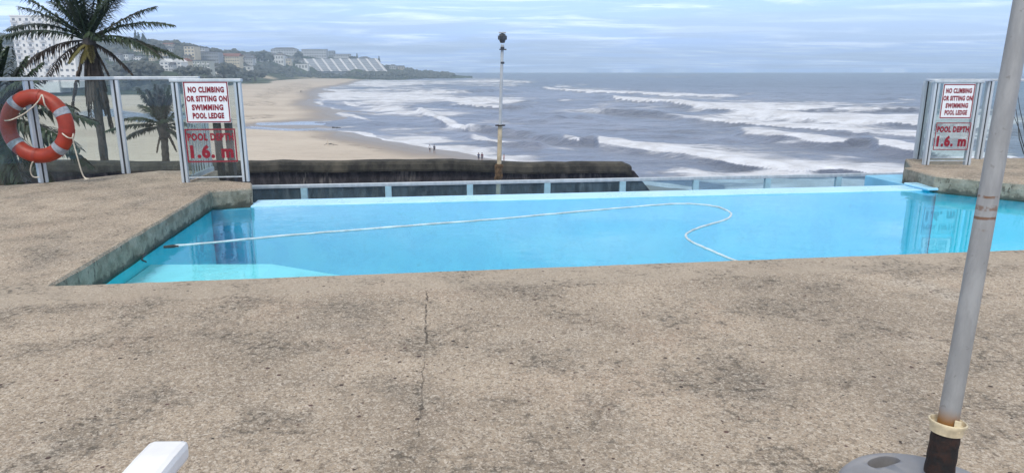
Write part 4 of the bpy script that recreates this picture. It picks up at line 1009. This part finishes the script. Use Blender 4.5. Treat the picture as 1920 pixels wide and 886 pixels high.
def text_mesh(body, size, bold=.02, sx=1.0, shear=0.0, ext=.0008):
    cu = bpy.data.curves.new('lettering', 'FONT'); cu.body = body; cu.size = size; cu.align_x = 'CENTER'; cu.align_y = 'CENTER'
    cu.offset = bold * size; cu.extrude = ext; cu.shear = shear; cu.space_character = 1.0 + bold * 2.6; cu.resolution_u = 3
    o = bpy.data.objects.new('lettering', cu); COL.objects.link(o)
    bpy.context.view_layer.update()
    me = bpy.data.meshes.new_from_object(o.evaluated_get(bpy.context.evaluated_depsgraph_get()))
    bpy.data.objects.remove(o); bpy.data.curves.remove(cu)
    vs = np.array([v.co[:] for v in me.vertices]); wd = vs[:, 0].max() - vs[:, 0].min(); ht = vs[:, 1].max() - vs[:, 1].min()
    return me, wd, ht, vs
def sign(name, label, A, B, z0, z1, lines, board, border=.012):
    """flat board between floor points A and B; lines = (text, relative centre height, relative cap height, relative width)"""
    A = Vector(A); B = Vector(B); ctr = (A + B) / 2; Wd = (B - A).length; Ht = z1 - z0
    r = thing(name, (ctr.x, ctr.y, z0), label, 'sign'); ang = math.atan2(B.y - A.y, B.x - A.x); r.rotation_euler = (0, 0, ang)
    def put(o): o.parent = r; o.matrix_parent_inverse = Matrix.Identity(4); return o
    put(MB().box((0, .002, Ht / 2), (Wd, .004, Ht)).build('board', board))
    b = MB(); i = border * .9; w_ = Wd / 2 - i; t = border
    b.box((0, -.0012, i), (2 * w_ + t, .0016, t)); b.box((0, -.0012, Ht - i), (2 * w_ + t, .0016, t))
    b.box((-w_, -.0012, Ht / 2), (t, .0016, Ht - 2 * i - t)); b.box((w_, -.0012, Ht / 2), (t, .0016, Ht - 2 * i - t)); put(b.build('border', M['red']))
    for body, cz, chh, cw in lines:
        me, wd, ht, vs = text_mesh(body, .1, .056)
        kx = cw * Wd / wd; kz = chh * Ht / ht; cxm = (vs[:, 0].max() + vs[:, 0].min()) / 2; cym = (vs[:, 1].max() + vs[:, 1].min()) / 2
        for v in me.vertices:
            x, y, z = v.co; v.co = ((x - cxm) * kx, -.0015 - z * .8, Ht * cz + (y - cym) * kz)
        me.materials.clear(); me.materials.append(M['red']); o = bpy.data.objects.new('lettering', me); COL.objects.link(o); put(o)
    return r
NOCLIMB = [('NO CLIMBING', .80, .145, .80), ('OR SITTING ON', .585, .145, .90), ('SWIMMING', .375, .145, .70), ('POOL LEDGE', .175, .145, .70)]
DEPTH = [('POOL DEPTH', .75, .22, .90), ('1.6. m', .33, .40, .84)]
def sign_frame(label, A, B, ztop, mat):
    r = thing('sign_frame', (A.x, A.y, 0), label, 'sign frame'); ang = math.atan2(B.y - A.y, B.x - A.x)
    post(r, (A.x, A.y, .0005), ztop - .02, .07, .055, ang); post(r, (B.x, B.y, .0005), ztop - .02, .07, .055, ang)
    d = (B - A).normalized() * .04; pane(r, A + d, B - d, .06, ztop - .03, mat)
    rail(r, A - d * 1.2, B + d * 1.2, ztop, .075, .034)
    MB().beam((A.x, A.y, .055), (B.x, B.y, .055), .02, .012).build('bottom_rail', M['alu'], r)
    return r
lf = sign_frame('aluminium frame with glass that carries the two signs left of the pool', PA_, PB, 1.085, M['glass'])
# return panel from the sign frame back to the fence
rp = thing('glass_return_panel', (PA_.x, PA_.y, 0), 'short glass side panel running back from the left sign frame to the fence', 'fence')
pa, pb = PA_ + Vector((.03, .06, 0)), P3 + Vector((.05, -.03, 0))
pane(rp, pa, pb, .06, 1.05, M['glass'])
MB().beam((pa.x, pa.y, .045), (pb.x, pb.y, .045), .03, .05).build('bottom_rail', M['alu'], rp)
MB().beam((pa.x, pa.y, 1.07), (pb.x, pb.y, 1.07), .06, .03).build('top_rail', M['alu'], rp)
for k in range(1, 9):
    q_ = pa.lerp(pb, k / 9); MB().beam((q_.x, q_.y, .07), (q_.x, q_.y, .62), .012, .012).build('bar', M['alu'], rp)
def frontof(P, A, B, d=.034):
    n = (B - A).normalized(); n = Vector((n.y, -n.x, 0)); return P + n * d
def on_panel(A, B, x0, x1, y0, y1):
    """where a photo rectangle falls on the upright panel through A-B"""
    Ym = (A.y + B.y) / 2; za = upY((x0 + x1) / 2, y1, Ym).z; zb_2 = upY((x0 + x1) / 2, y0, Ym).z
    d = (B - A).normalized()
    def hit(px):
        a = (px - 960) / F / (CP + (443 - (y0 + y1) / 2) / F * SP)      # X/Y of the ray
        t = (a * A.y - A.x) / (d.x - a * d.y); return A + d * t
    return frontof(hit(x0), A, B), frontof(hit(x1), A, B), za, zb_2
a_, b_, z0, z1 = on_panel(PA_, PB, 348, 432, 152.5, 230)
sign('warning_sign', 'white sign with red border reading NO CLIMBING on the left frame', a_, b_, z0, z1, NOCLIMB, M['white'])
a_, b_, z0, z1 = on_panel(PA_, PB, 350, 446, 240, 304)
sign('depth_sign', 'see-through sign with red POOL DEPTH lettering left of the pool', a_, b_, z0, z1, DEPTH, M['film'], .014)
RA, RB = up(1735, 309), up(1812, 309); RC, RD = up(1719, 297.8), up(1834, 297.8)
sign_frame('aluminium frame with glass that carries the two signs right of the pool', RA, RB, 1.05, M['glass'])
a_, b_, z0, z1 = on_panel(RA, RB, 1762, 1822, 157, 222)
sign('warning_sign', 'white sign with red border reading NO CLIMBING on the right frame', a_, b_, z0, z1, NOCLIMB, M['white'])
a_, b_, z0, z1 = on_panel(RA, RB, 1749, 1815, 229, 281)
sign('depth_sign', 'pale sign with dark red POOL DEPTH lettering right of the pool', a_, b_, z0, z1, DEPTH, M['film_pale'], .010)
rf = thing('glass_fence', (RC.x, RC.y, 0), 'aluminium framed glass fence on the right deck facing the sea', 'fence')
RE = RD + Vector((1.9, -.05, 0)); RG = RE + Vector((1.9, -.05, 0))
for p_ in (RC, RD, RE, RG): post(rf, (p_.x, p_.y, .0005), 1.04, .085, .06, 0)
for a, b_ in ((RC, RD), (RD, RE), (RE, RG)):
    d = (b_ - a).normalized() * .05; pane(rf, a + d, b_ - d, .035, 1.035, M['glass']); rail(rf, a, b_, 1.06, .05, .026)
pane(rf, RC + Vector((-.01, -.06, 0)), RA + Vector((0, .05, 0)), .06, 1.03, M['glass'], name='side_pane'); rail(rf, RC, RA, 1.058, .05, .026)
rail(rf, RD, RB + Vector((.0, .05, 0)), 1.058, .05, .026)
# timber posts behind the left signs
for k, (x, w_, lb_) in enumerate(((417, 10, 'dark timber post behind the left signs, nearer the palms'), (438, 10, 'dark timber post behind the left signs, nearer the pool'))):
    c0 = upY(x, 338, 7.9); tz = upY(x, 222, 7.9).z; b = MB(); ww = w_ * 7.9 / F * 1.0
    b.beam((c0.x, 7.9, -1.3), (c0.x, 7.9, tz), ww, .09, side=(1, 0, 0)); o = b.build('timber_post', M['timber'], bevel=.006); tag(o, lb_, 'post', 'timber posts behind the left signs')
b = MB(); b.box((-3.2, 7.9, -1.35), (1.6, .5, .1)); tag(b.build('terrace', M['terrace']), kind='structure')

# ---- low glass railing below the pool's far ledge
RY0 = 9.0
zr = upY(478, 350.5, RY0).z
rl = thing('glass_railing', (0, RY0 + .3, zr - 1.0), 'low aluminium railing with blue tinted glass beyond the pool ledge', 'railing')
def rail_pt(px, py):
    return up(px, py, zr)
R0, R1 = rail_pt(478, 350.5), rail_pt(1690, 326)
dR = (R1 - R0).normalized(); RS, REnd = R0 - dR * .5, R1 + dR * 1.2
MB().beam(RS, REnd, .055, .045).build('top_rail', M['alu'], rl, bevel=.006)
pps = [570, 728, 881, 1026, 1167, 1304, 1438, 1570, 1700]
pts = []
for x in pps:
    a = (x - 960) / F / (CP + (443 - 352) / F * SP); t = (a * R0.y - R0.x) / (dR.x - a * dR.y); pts.append(R0 + dR * t)
M['alu_blue'] = simple('aluminium_with_glass_tint', (.33, .52, .60), .5, .15, 10)  # aluminium posts; the blue cast of the glass is put into their colour
for p_ in pts: MB().beam((p_.x, p_.y, zr - 1.0), (p_.x, p_.y, zr - .022), .085, .055, side=dR).build('post', M['alu_blue'], rl, bevel=.004)
allp = [RS] + pts + [REnd]
for a, b_ in zip(allp, allp[1:]): pane(rl, a + dR * .05, b_ - dR * .05, zr - .92, zr - .026, M['glass_blue'])
b = MB(); q0, q1 = RS - dR, REnd + dR; nR = Vector((-dR.y, dR.x, 0))
b.beam((q0.x, q0.y, zr - 1.1), (q1.x, q1.y, zr - 1.1), .5, .2); tag(b.build('railing_kerb', M['deck']), kind='structure')

# ---- floodlight mast
LY = 22.0
lt = upY(942, 84, LY); lm = upY(938, 235, LY); ll_ = upY(934, 366, LY)
sl_ = (lm - ll_) / (lm.z - ll_.z); lbse = ll_ + sl_ * (-7.1 - ll_.z); lbse = Vector((lbse.x, LY, -7.1)); 
mast = thing('floodlight_mast', lbse, 'tall thin cream and grey mast with a dark floodlight head by the sea', 'lamp post')
MB().tube([lbse, Vector((lm.x, LY, lm.z))], [.085, .072], 12).build('lower_mast', M['lampcream'], mast, smooth=True)
MB().tube([(lm.x, LY, lm.z), (lt.x, LY, lt.z)], [.055, .048], 12).build('upper_mast', M['lampgrey'], mast, smooth=True)
MB().lathe([(.05, -.02), (.16, -.015), (.16, .015), (.05, .02)], (lm.x, LY, lm.z), 14).build('collar', M['rust'], mast)
b = MB(); zj = upY(934, 322, LY).z; b.lathe([(.09, -.25), (.12, -.22), (.13, .2), (.1, .26)], (upY(935, 322, LY).x, LY, zj), 10)
for k in range(5): b.box((upY(935, 322, LY).x + (-.11, .1, .02, -.06, .12)[k], LY - .08, zj - .2 + k * .1), (.06, .08, .09))
b.build('rusted_clamp', simple('rust_brown_clamp', (.11, .068, .036), .9, .6, 12, bump=.6), mast)
for zz in (90, 118): 
    q_ = upY(942, zz, LY); MB().lathe([(.05, -.03), (.062, -.03), (.062, .03), (.05, .03)], q_, 10).build('band', M['lamphead'], mast)
hd = upY(942, 71, LY)
hb = MB().lathe([(.02, -.16), (.07, -.15), (.105, -.05), (.11, .05), (.09, .11), (.02, .13)], hd, 8).build('lamp_head', M['lamphead'], mast)
for k in range(4):
    an = k * math.pi / 2 + .5; c = hd + Vector((math.cos(an) * .095, math.sin(an) * .095, .0))
    MB().box(c, (.12, .07, .12), Matrix.Rotation(an + math.pi / 2, 3, 'Z')).build('lamp', M['lamphead'], hb, bevel=.01)
MB().box(upY(943, 93, LY), (.22, .2, .03)).build('bracket', M['lamphead'], mast)
MB().box(hd + Vector((0, 0, .15)), (.22, .2, .03)).build('cap', M['lampgrey'], mast)

# =================================================================== LIFEBUOY
rc = upY(70, 237, P1.y - .10)
lbuoy = thing('lifebuoy', (rc.x, rc.y, rc.z - .385), 'orange lifebuoy with grey bands and white rope on the fence post', 'lifebuoy')
Rb = .308; rb = .077
axis = Matrix.Rotation(R(90), 3, 'X') @ Matrix.Identity(3); tilt = Matrix.Rotation(R(-4), 3, 'X')
def bp(th_, ph, rr_=rb):
    v = Vector(((Rb + rr_ * math.cos(ph)) * math.cos(th_), -rr_ * .88 * math.sin(ph), (Rb + rr_ * math.cos(ph)) * math.sin(th_)))
    return rc + tilt @ v
def torus(a0, a1, nseg, rr_, closed):
    b = MB(); nT = nseg; nP = 18; vs = []
    for i in range(nT + (0 if closed else 1)):
        t_ = a0 + (a1 - a0) * i / nT
        for k in range(nP): vs.append(bp(t_, 2 * math.pi * k / nP, rr_))
    N_ = nT if closed else nT + 1
    fs = [(i * nP + k, i * nP + (k + 1) % nP, ((i + 1) % N_) * nP + (k + 1) % nP, ((i + 1) % N_) * nP + k) for i in range(N_ if closed else nT) for k in range(nP)]
    return b.add(vs, fs)
torus(0, 2 * math.pi, 72, rb, True).build('ring', M['orange'], lbuoy, smooth=True)
for a in (27, 129, 217, 314): torus(R(a - 6), R(a + 6), 6, rb + .0025, False).build('reflective_band', M['band'], lbuoy, smooth=True)
for a in (80, 170, 262, 352): torus(R(a - 3.2), R(a + 3.2), 3, rb + .004, False).build('rope_lug', simple('dark_orange_lug', (.30, .03, .015), .5), lbuoy, smooth=True)
def rope(pts, parent, rad=.0065):
    P = [Vector(p) for p in pts]; out = []
    for i in range(len(P) - 1):
        a, b_, c, d = P[max(i - 1, 0)], P[i], P[i + 1], P[min(i + 2, len(P) - 1)]
        for k in range(6):
            t = k / 6; out.append(.5 * ((2 * b_) + (c - a) * t + (2 * a - 5 * b_ + 4 * c - d) * t * t + (3 * b_ - a - 3 * c + d) * t ** 3))
    out.append(P[-1]); return MB().tube(out, rad, 7).build('rope', M['rope'], parent, smooth=True)
fy = rc.y - .095
rp_ = lambda x, y, dy=0: upY(x, y, fy + dy)
rope([rp_(5, 226, .05), rp_(20, 225), rp_(42, 215), rp_(60, 202), rp_(73, 188), rp_(78, 178, .02), rp_(81, 184), rp_(84, 196), rp_(92, 207, .05)], lbuoy)
rope([rp_(112, 243, .09), rp_(118, 251, .02), rp_(128, 258), rp_(136, 258, .04), rp_(137, 250, .08)], lbuoy)
rope([rp_(136, 255, .03), rp_(139, 272, .05), rp_(146, 298, .05), rp_(153, 322, .07), upY(159, 333, P1.y - .12), upY(166, 335, P1.y - .16), upY(158, 337, P1.y - .2)], lbuoy, .0065)
rope([rp_(38, 287, .09), rp_(52, 300, .06), rp_(66, 298, .03), rp_(60, 306, .03), rp_(57, 320, .05), rp_(62, 331, .07), rp_(74, 332, .09)], lbuoy)

# =================================================================== POOL HOSE
HP = [(322, 461.5), (370, 457), (480, 447), (600, 436), (760, 424), (900, 413), (1040, 401), (1150, 391), (1230, 384.5), (1290, 382), (1335, 386), (1362, 394), (1371, 402), (1362, 411), (1330, 421), (1300, 431), (1286, 440), (1292, 450), (1320, 464), (1350, 477), (1385, 491)]
P = [up(x, y, WZ - .001) for x, y in HP]; out = []
for i in range(len(P) - 1):
    a, b_, c, d = P[max(i - 1, 0)], P[i], P[i + 1], P[min(i + 2, len(P) - 1)]
    for k in range(10):
        t = k / 10; q_ = .5 * ((2 * b_) + (c - a) * t + (2 * a - 5 * b_ + 4 * c - d) * t * t + (3 * b_ - a - 3 * c + d) * t ** 3); q_.z += .0025 * math.sin(i * 3.1 + k * .5); out.append(q_)
hs = thing('pool_hose', P[0], 'long white vacuum hose floating in a bend across the blue pool', 'hose')
MB().tube(out, .0105, 10).build('tube', M['hose'], hs, smooth=True)
d0 = (P[0] - P[1]).normalized()
MB().tube([P[0] - d0 * .05, P[0] + d0 * .0, P[0] + d0 * .06], [.011, .014, .010], 10).build('coupling', M['black'], hs, smooth=True)
MB().tube([up(290, 465, WZ), up(278, 472, WZ - .01), up(268, 480, WZ + .01), up(266, 487, WZ + .01), up(275, 491, WZ - .01)], .006, 6).build('cord', M['black'], hs, smooth=True)

# =================================================================== PARASOL STAND AND POLE
pc = up(1759, 893, .10); pc.z = 0
stand = thing('parasol_stand', (pc.x, pc.y - .02, 0), 'grey plastic parasol stand with a rusty socket at the lower right', 'parasol stand')
bc = Vector((pc.x - .045, pc.y - .045, 0)); rad_ = .235
b = MB(); nA = 72; prof = [(1.0, 0.0), (1.005, .03), (.985, .052), (.93, .070), (.82, .082), (.55, .090), (.28, .096), (.20, .104)]
vs = []
for r_, z in prof:
    for k in range(nA):
        a = 2 * math.pi * k / nA; vs.append(bc + Vector((rad_ * r_ * math.cos(a), rad_ * r_ * math.sin(a), z)))
fs = [(i * nA + k, i * nA + (k + 1) % nA, (i + 1) * nA + (k + 1) % nA, (i + 1) * nA + k) for i in range(len(prof) - 1) for k in range(nA)]
b.add(vs, fs + [tuple(range((len(prof) - 1) * nA, len(prof) * nA))])
base_o = b.build('base', M['base'], stand, smooth=True)
# kidney-shaped hand hole cut into the base
hc = up(1655, 868, .08)
cb = MB(); kp = []
for k in range(40):
    a = 2 * math.pi * k / 40; x = .055 * math.copysign(abs(math.cos(a)) ** .75, math.cos(a)); y = .026 * math.copysign(abs(math.sin(a)) ** .8, math.sin(a)) - .9 * x * x * 1.6; kp.append((x, y))
rotk = Matrix.Rotation(R(24), 3, 'Z')
kv = [Vector(hc) + rotk @ Vector((x, y, 0)) for x, y in kp]
cb.add([(p.x, p.y, .048) for p in kv] + [(p.x, p.y, .2) for p in kv], [tuple(range(39, -1, -1)), tuple(range(40, 80))] + [(k, (k + 1) % 40, (k + 1) % 40 + 40, k + 40) for k in range(40)])
cut = cb.build('cutter', M['base']); bo = base_o.modifiers.new('hole', 'BOOLEAN'); bo.operation = 'DIFFERENCE'; bo.object = cut; bo.solver = 'EXACT'
bpy.context.view_layer.update()
me2 = bpy.data.meshes.new_from_object(base_o.evaluated_get(bpy.context.evaluated_depsgraph_get())); base_o.modifiers.clear(); base_o.data = me2; bpy.data.objects.remove(cut)
gv = []
for k in range(60):
    a_g = random.uniform(0, 6.28); q_g = math.sqrt(random.random()); gv.append((hc.x + .040 * q_g * math.cos(a_g), hc.y - .006 + .018 * q_g * math.sin(a_g) + .4 * .040 * q_g * math.cos(a_g), .050, random.uniform(.003, .008), .6))
clump_mesh('grit', gv, simple('pale_grit', (.42, .37, .30), .9, .5, 40), stand)['kind'] = 'stuff'
axp = (Vector((.068, .075, 1))).normalized()
so_ = Vector((pc.x, pc.y, .11)); zt = upY(1775, 806, pc.y).z
top_s = so_ + axp * ((zt - .11) / axp.z)
b = MB(); N_ = 8; pts_ = [so_ + (top_s - so_) * (i / N_) for i in range(N_ + 1)]
b.tube(pts_, [.037 + .0008 * math.sin(i * 2.3) - .002 * i / N_ for i in range(N_ + 1)], 22); b.build('socket', M['rust'], stand, smooth=True)
q3 = axp.to_track_quat('Z', 'Y').to_matrix()
colr = MB().lathe([(.026, -.012), (.040, -.016), (.043, .004), (.047, .010), (.047, .016), (.043, .017), (.039, .006), (.030, .001)], top_s + axp * .006, 28, mat=q3).build('collar', M['cream'], stand, smooth=True)
MB().box(top_s + axp * .024 + Vector((.002, -.037, 0)), (.016, .006, .034), q3).build('lug', M['cream'], colr, bevel=.002)
pole = MB(); pole.tube([top_s - axp * .05, top_s + axp * .3, top_s + axp * 1.9], [.0258, .0250, .0215], 26)
tag(pole.build('parasol_pole', M['pole'], smooth=True), 'leaning grey steel parasol pole with rust marks rising out of frame', 'pole')

# =================================================================== WHITE CHAIR, ONLY ITS ARM IN VIEW
AZ = .66
e1, e2, n1 = up(281, 822, AZ), up(358, 820, AZ), up(222, 884, AZ)
ed = (e2 - e1); ax_ = (n1 - e1).normalized(); sdv = (ed - ax_ * ed.dot(ax_)).normalized(); aw = ed.dot(sdv)
chair = thing('plastic_chair', ((e1 + e2) / 2 + ax_ * .3).to_tuple()[:2] + (0,), 'white plastic armchair with only its armrest end in view', 'chair')
def arm(off, parent):
    b = MB(); c = (e1 + e2) / 2 + sdv * off
    prof = [(0, .0), (.05, .001), (.25, -.004), (.46, -.012)]
    vs = []
    for s_, dz in prof:
        for i, j in ((-1, 0), (1, 0), (.93, -.034), (-.93, -.034)): vs.append(c + ax_ * s_ + sdv * aw / 2 * i + Vector((0, 0, dz + j)))
    m = 4
    b.add(vs, [(i * m + k, i * m + (k + 1) % m, (i + 1) * m + (k + 1) % m, (i + 1) * m + k) for i in range(3) for k in range(4)] + [(3, 2, 1, 0), (12, 13, 14, 15)])
    return b.build('armrest', M['resin'], parent, bevel=.010)
sgn = -1
arm(0, chair); arm(sgn * .55, chair)
cc = (e1 + e2) / 2 + sdv * sgn * .275
def bar(a, b_, w1, w2, name): return MB().beam(a, b_, w1, w2, side=sdv).build(name, M['resin'], chair, bevel=.008)
for o_ in (0, sgn * .55):
    c = (e1 + e2) / 2 + sdv * o_
    bar(c + ax_ * .16 + Vector((0, 0, AZ * 0 - .036)), Vector((c.x, c.y, 0)) + ax_ * .12, .05, .035, 'leg')
    bar(c + ax_ * .52 + Vector((0, 0, -.2)), Vector((c.x, c.y, 0)) + ax_ * .62, .05, .035, 'leg')
sc_ = cc + ax_ * .30; qz = Matrix(((sdv.x, ax_.x, 0), (sdv.y, ax_.y, 0), (0, 0, 1)))
MB().box((sc_.x, sc_.y, .42), (.50, .44, .03), qz).build('seat', M['resin'], chair, bevel=.012)
bk = cc + ax_ * .56
b = MB().beam((bk.x, bk.y, .44), (bk.x + ax_.x * .14, bk.y + ax_.y * .14, .86), .50, .025, side=sdv); b.build('backrest', M['resin'], chair, bevel=.012)

# =================================================================== PEOPLE ON THE BEACH
def person(px, py, label, shirt, shorts, hair, h=1.72, stride=.12, face=0.0, armout=.0, Y=None, skin=(.28, .16, .10), group=None, carry=False):
    q = up(px, py, SEA + .25); x0, y0 = q.x, q.y
    zg = SEA + .1
    iy = int(np.argmin(np.abs(Yb - y0))); ix = int(np.argmin(np.abs(Qb - x0 / y0))); zg = max(float(zb_[iy, ix]), SEA - .1)
    k = h / 1.75
    J = {'pel': (0, 0, .95), 'waist': (0, 0, 1.08), 'chest': (0, .0, 1.33), 'neck': (0, .0, 1.50), 'chin': (0, .02, 1.56), 'head': (0, .02, 1.66), 'crown': (0, .01, 1.735)}
    rad = {'pel': .15, 'waist': .135, 'chest': .155, 'neck': .06, 'chin': .075, 'head': .10, 'crown': .07}
    E_ = [('pel', 'waist'), ('waist', 'chest'), ('chest', 'neck'), ('neck', 'chin'), ('chin', 'head'), ('head', 'crown')]
    for s_, nme in ((-1, 'l'), (1, 'r')):
        f_ = stride * s_
        J.update({'sh' + nme: (.19 * s_, 0, 1.44), 'el' + nme: (.26 * s_ + armout * s_ * .5, -f_ * .8, 1.16), 'wr' + nme: (.27 * s_ + armout * s_, -f_ * 1.2 + .08, .93), 'ha' + nme: (.27 * s_ + armout * s_, -f_ * 1.2 + .11, .82),
                  'hip' + nme: (.10 * s_, 0, .90), 'kn' + nme: (.105 * s_, f_ * .9 + .02, .50), 'an' + nme: (.105 * s_, f_ * 1.3, .08), 'to' + nme: (.12 * s_, f_ * 1.3 + .16, .035)})
        rad.update({'sh' + nme: .07, 'el' + nme: .047, 'wr' + nme: .036, 'ha' + nme: .038, 'hip' + nme: .105, 'kn' + nme: .066, 'an' + nme: .045, 'to' + nme: .035})
        E_ += [('chest', 'sh' + nme), ('sh' + nme, 'el' + nme), ('el' + nme, 'wr' + nme), ('wr' + nme, 'ha' + nme), ('pel', 'hip' + nme), ('hip' + nme, 'kn' + nme), ('kn' + nme, 'an' + nme), ('an' + nme, 'to' + nme)]
    ks = list(J); Rz = Matrix.Rotation(face, 3, 'Z')
    me = bpy.data.meshes.new('person'); me.from_pydata([tuple(Vector(J[n_]) * k) for n_ in ks], [(ks.index(a), ks.index(b_)) for a, b_ in E_], [])
    o = bpy.data.objects.new('person', me); COL.objects.link(o)
    sk = o.modifiers.new('skin', 'SKIN'); sk.use_smooth_shade = True
    for i, n_ in enumerate(ks): me.skin_vertices[0].data[i].radius = (rad[n_] * k,) * 2; me.skin_vertices[0].data[i].use_root = (n_ == 'pel')
    su = o.modifiers.new('sub', 'SUBSURF'); su.levels = 1; su.render_levels = 1
    bpy.context.view_layer.update()
    m2 = bpy.data.meshes.new_from_object(o.evaluated_get(bpy.context.evaluated_depsgraph_get())); bpy.data.objects.remove(o)
    r = bpy.data.objects.new('person', m2); COL.objects.link(r); r.location = (x0, y0, zg); r.rotation_euler = (0, 0, face)
    m2.materials.clear()
    for nm, cl in (('skin', skin), ('shirt', shirt), ('shorts', shorts)): m2.materials.append(simple(nm + '_cloth' if nm != 'skin' else 'skin', cl, .8, .15, 3))
    for p_ in m2.polygons:
        z = p_.center.z / k; ax = abs(p_.center.x) / k
        p_.material_index = 1 if (1.0 < z < 1.48 and not (ax > .2 and z < 1.2)) else (2 if (.52 < z <= 1.0 and ax < .215) else 0)
    tag(r, label, 'person', group)
    b = MB(); b.lathe([(.075 * k, -.06 * k), (.112 * k, 0), (.108 * k, .05 * k), (.06 * k, .105 * k), (.005, .118 * k)], (0, -.012 * k, 1.665 * k), 14)
    hr = b.build('hair', simple('dark_hair', hair, .8)); hr.parent = r
    return r
person(806, 284, 'person in a white shirt and dark shorts walking by the foam, left of a pair', (.62, .63, .66), (.03, .035, .06), (.02, .015, .012), 1.62, .12, R(200), .06)
person(814.5, 286, 'person in dark clothes walking by the foam, right of a pair', (.04, .045, .07), (.03, .03, .04), (.02, .015, .012), 1.78, .10, R(170))
person(897.5, 301.5, 'person in dark blue standing in the wash left of a maroon-clad companion', (.04, .05, .11), (.035, .04, .07), (.02, .015, .012), 1.72, .04, R(10))
person(904, 301.5, 'person in dark maroon standing in the wash beside a companion in blue', (.10, .03, .05), (.03, .035, .06), (.02, .015, .012), 1.74, .04, R(-15))
person(945, 303, 'person in pink standing in the foam right beside the mast', (.45, .16, .18), (.20, .09, .10), (.03, .02, .015), 1.70, .05, R(90), .12, skin=(.4, .24, .17))
person(563.5, 174, 'distant person in dark clothes far up the beach, left of two', (.08, .08, .10), (.05, .05, .06), (.02, .015, .012), 1.7, .1, R(180))
person(566, 173.5, 'distant person in grey far up the beach, right of two', (.14, .14, .15), (.06, .06, .07), (.02, .015, .012), 1.75, .1, R(180))
def ground_at(px, py):
    q = up(px, py, SEA + .4); iy = int(np.argmin(np.abs(Yb - q.y))); ix = int(np.argmin(np.abs(Qb - q.x / q.y))); return Vector((q.x, q.y, float(zb_[iy, ix])))
# bleached stump and driftwood
g0 = ground_at(616, 274); 
dw = thing('driftwood', g0, 'bleached driftwood stump standing up out of the sand', 'driftwood')
MB().tube([g0 + Vector((0, 0, -.2)), g0 + Vector((-.12, 0, .7)), g0 + Vector((-.28, 0, 1.6))], [.16, .13, .05], 8).build('trunk', simple('bleached_wood', (.55, .48, .38), .9, .3, 2), dw, smooth=True)
for k, (dx, dz) in enumerate(((.9, .3), (1.6, .12), (-.8, .25))): MB().tube([g0 + Vector((0, 0, .35)), g0 + Vector((dx * .6, .2, dz + .2)), g0 + Vector((dx * 1.4, .3, .05))], [.08, .06, .03], 6).build('branch', M['timber'], dw)
for k, (x, y, s_, lb_) in enumerate(((625.5, 235, .55, 'small dark rock in the shallow stream, left of two'), (634.5, 236, .8, 'low dark rock in the shallow stream, right of two'))):
    q_ = ground_at(x, y); it = [(q_.x, q_.y, q_.z + .1, s_, .5), (q_.x + s_ * .7, q_.y + .2, q_.z + .05, s_ * .6, .45)]
    o = clump_mesh('rock', it, M['timber']); tag(o, lb_, 'rock', 'rocks in the stream')
# ---- bare shrub twigs beyond the right deck
tb = upY(1935, 335, 11.5)
sh = thing('bare_shrub', tb, 'leafless dark twiggy shrub behind the right fence at the edge', 'shrub'); rr = random.Random(4)
for k in range(9):
    p_ = [tb]; d = Vector((rr.uniform(-.35, .25), rr.uniform(-.3, .3), 1)).normalized()
    for i in range(7): d = (d + Vector((rr.uniform(-.35, .35), rr.uniform(-.3, .3), rr.uniform(-.1, .2)))).normalized(); p_.append(p_[-1] + d * .24)
    MB().tube(p_, [.012 - .0013 * i for i in range(8)], 5).build('twig', M['timber'], sh)
# ---- fallen leaves and grit lumps lying on the deck
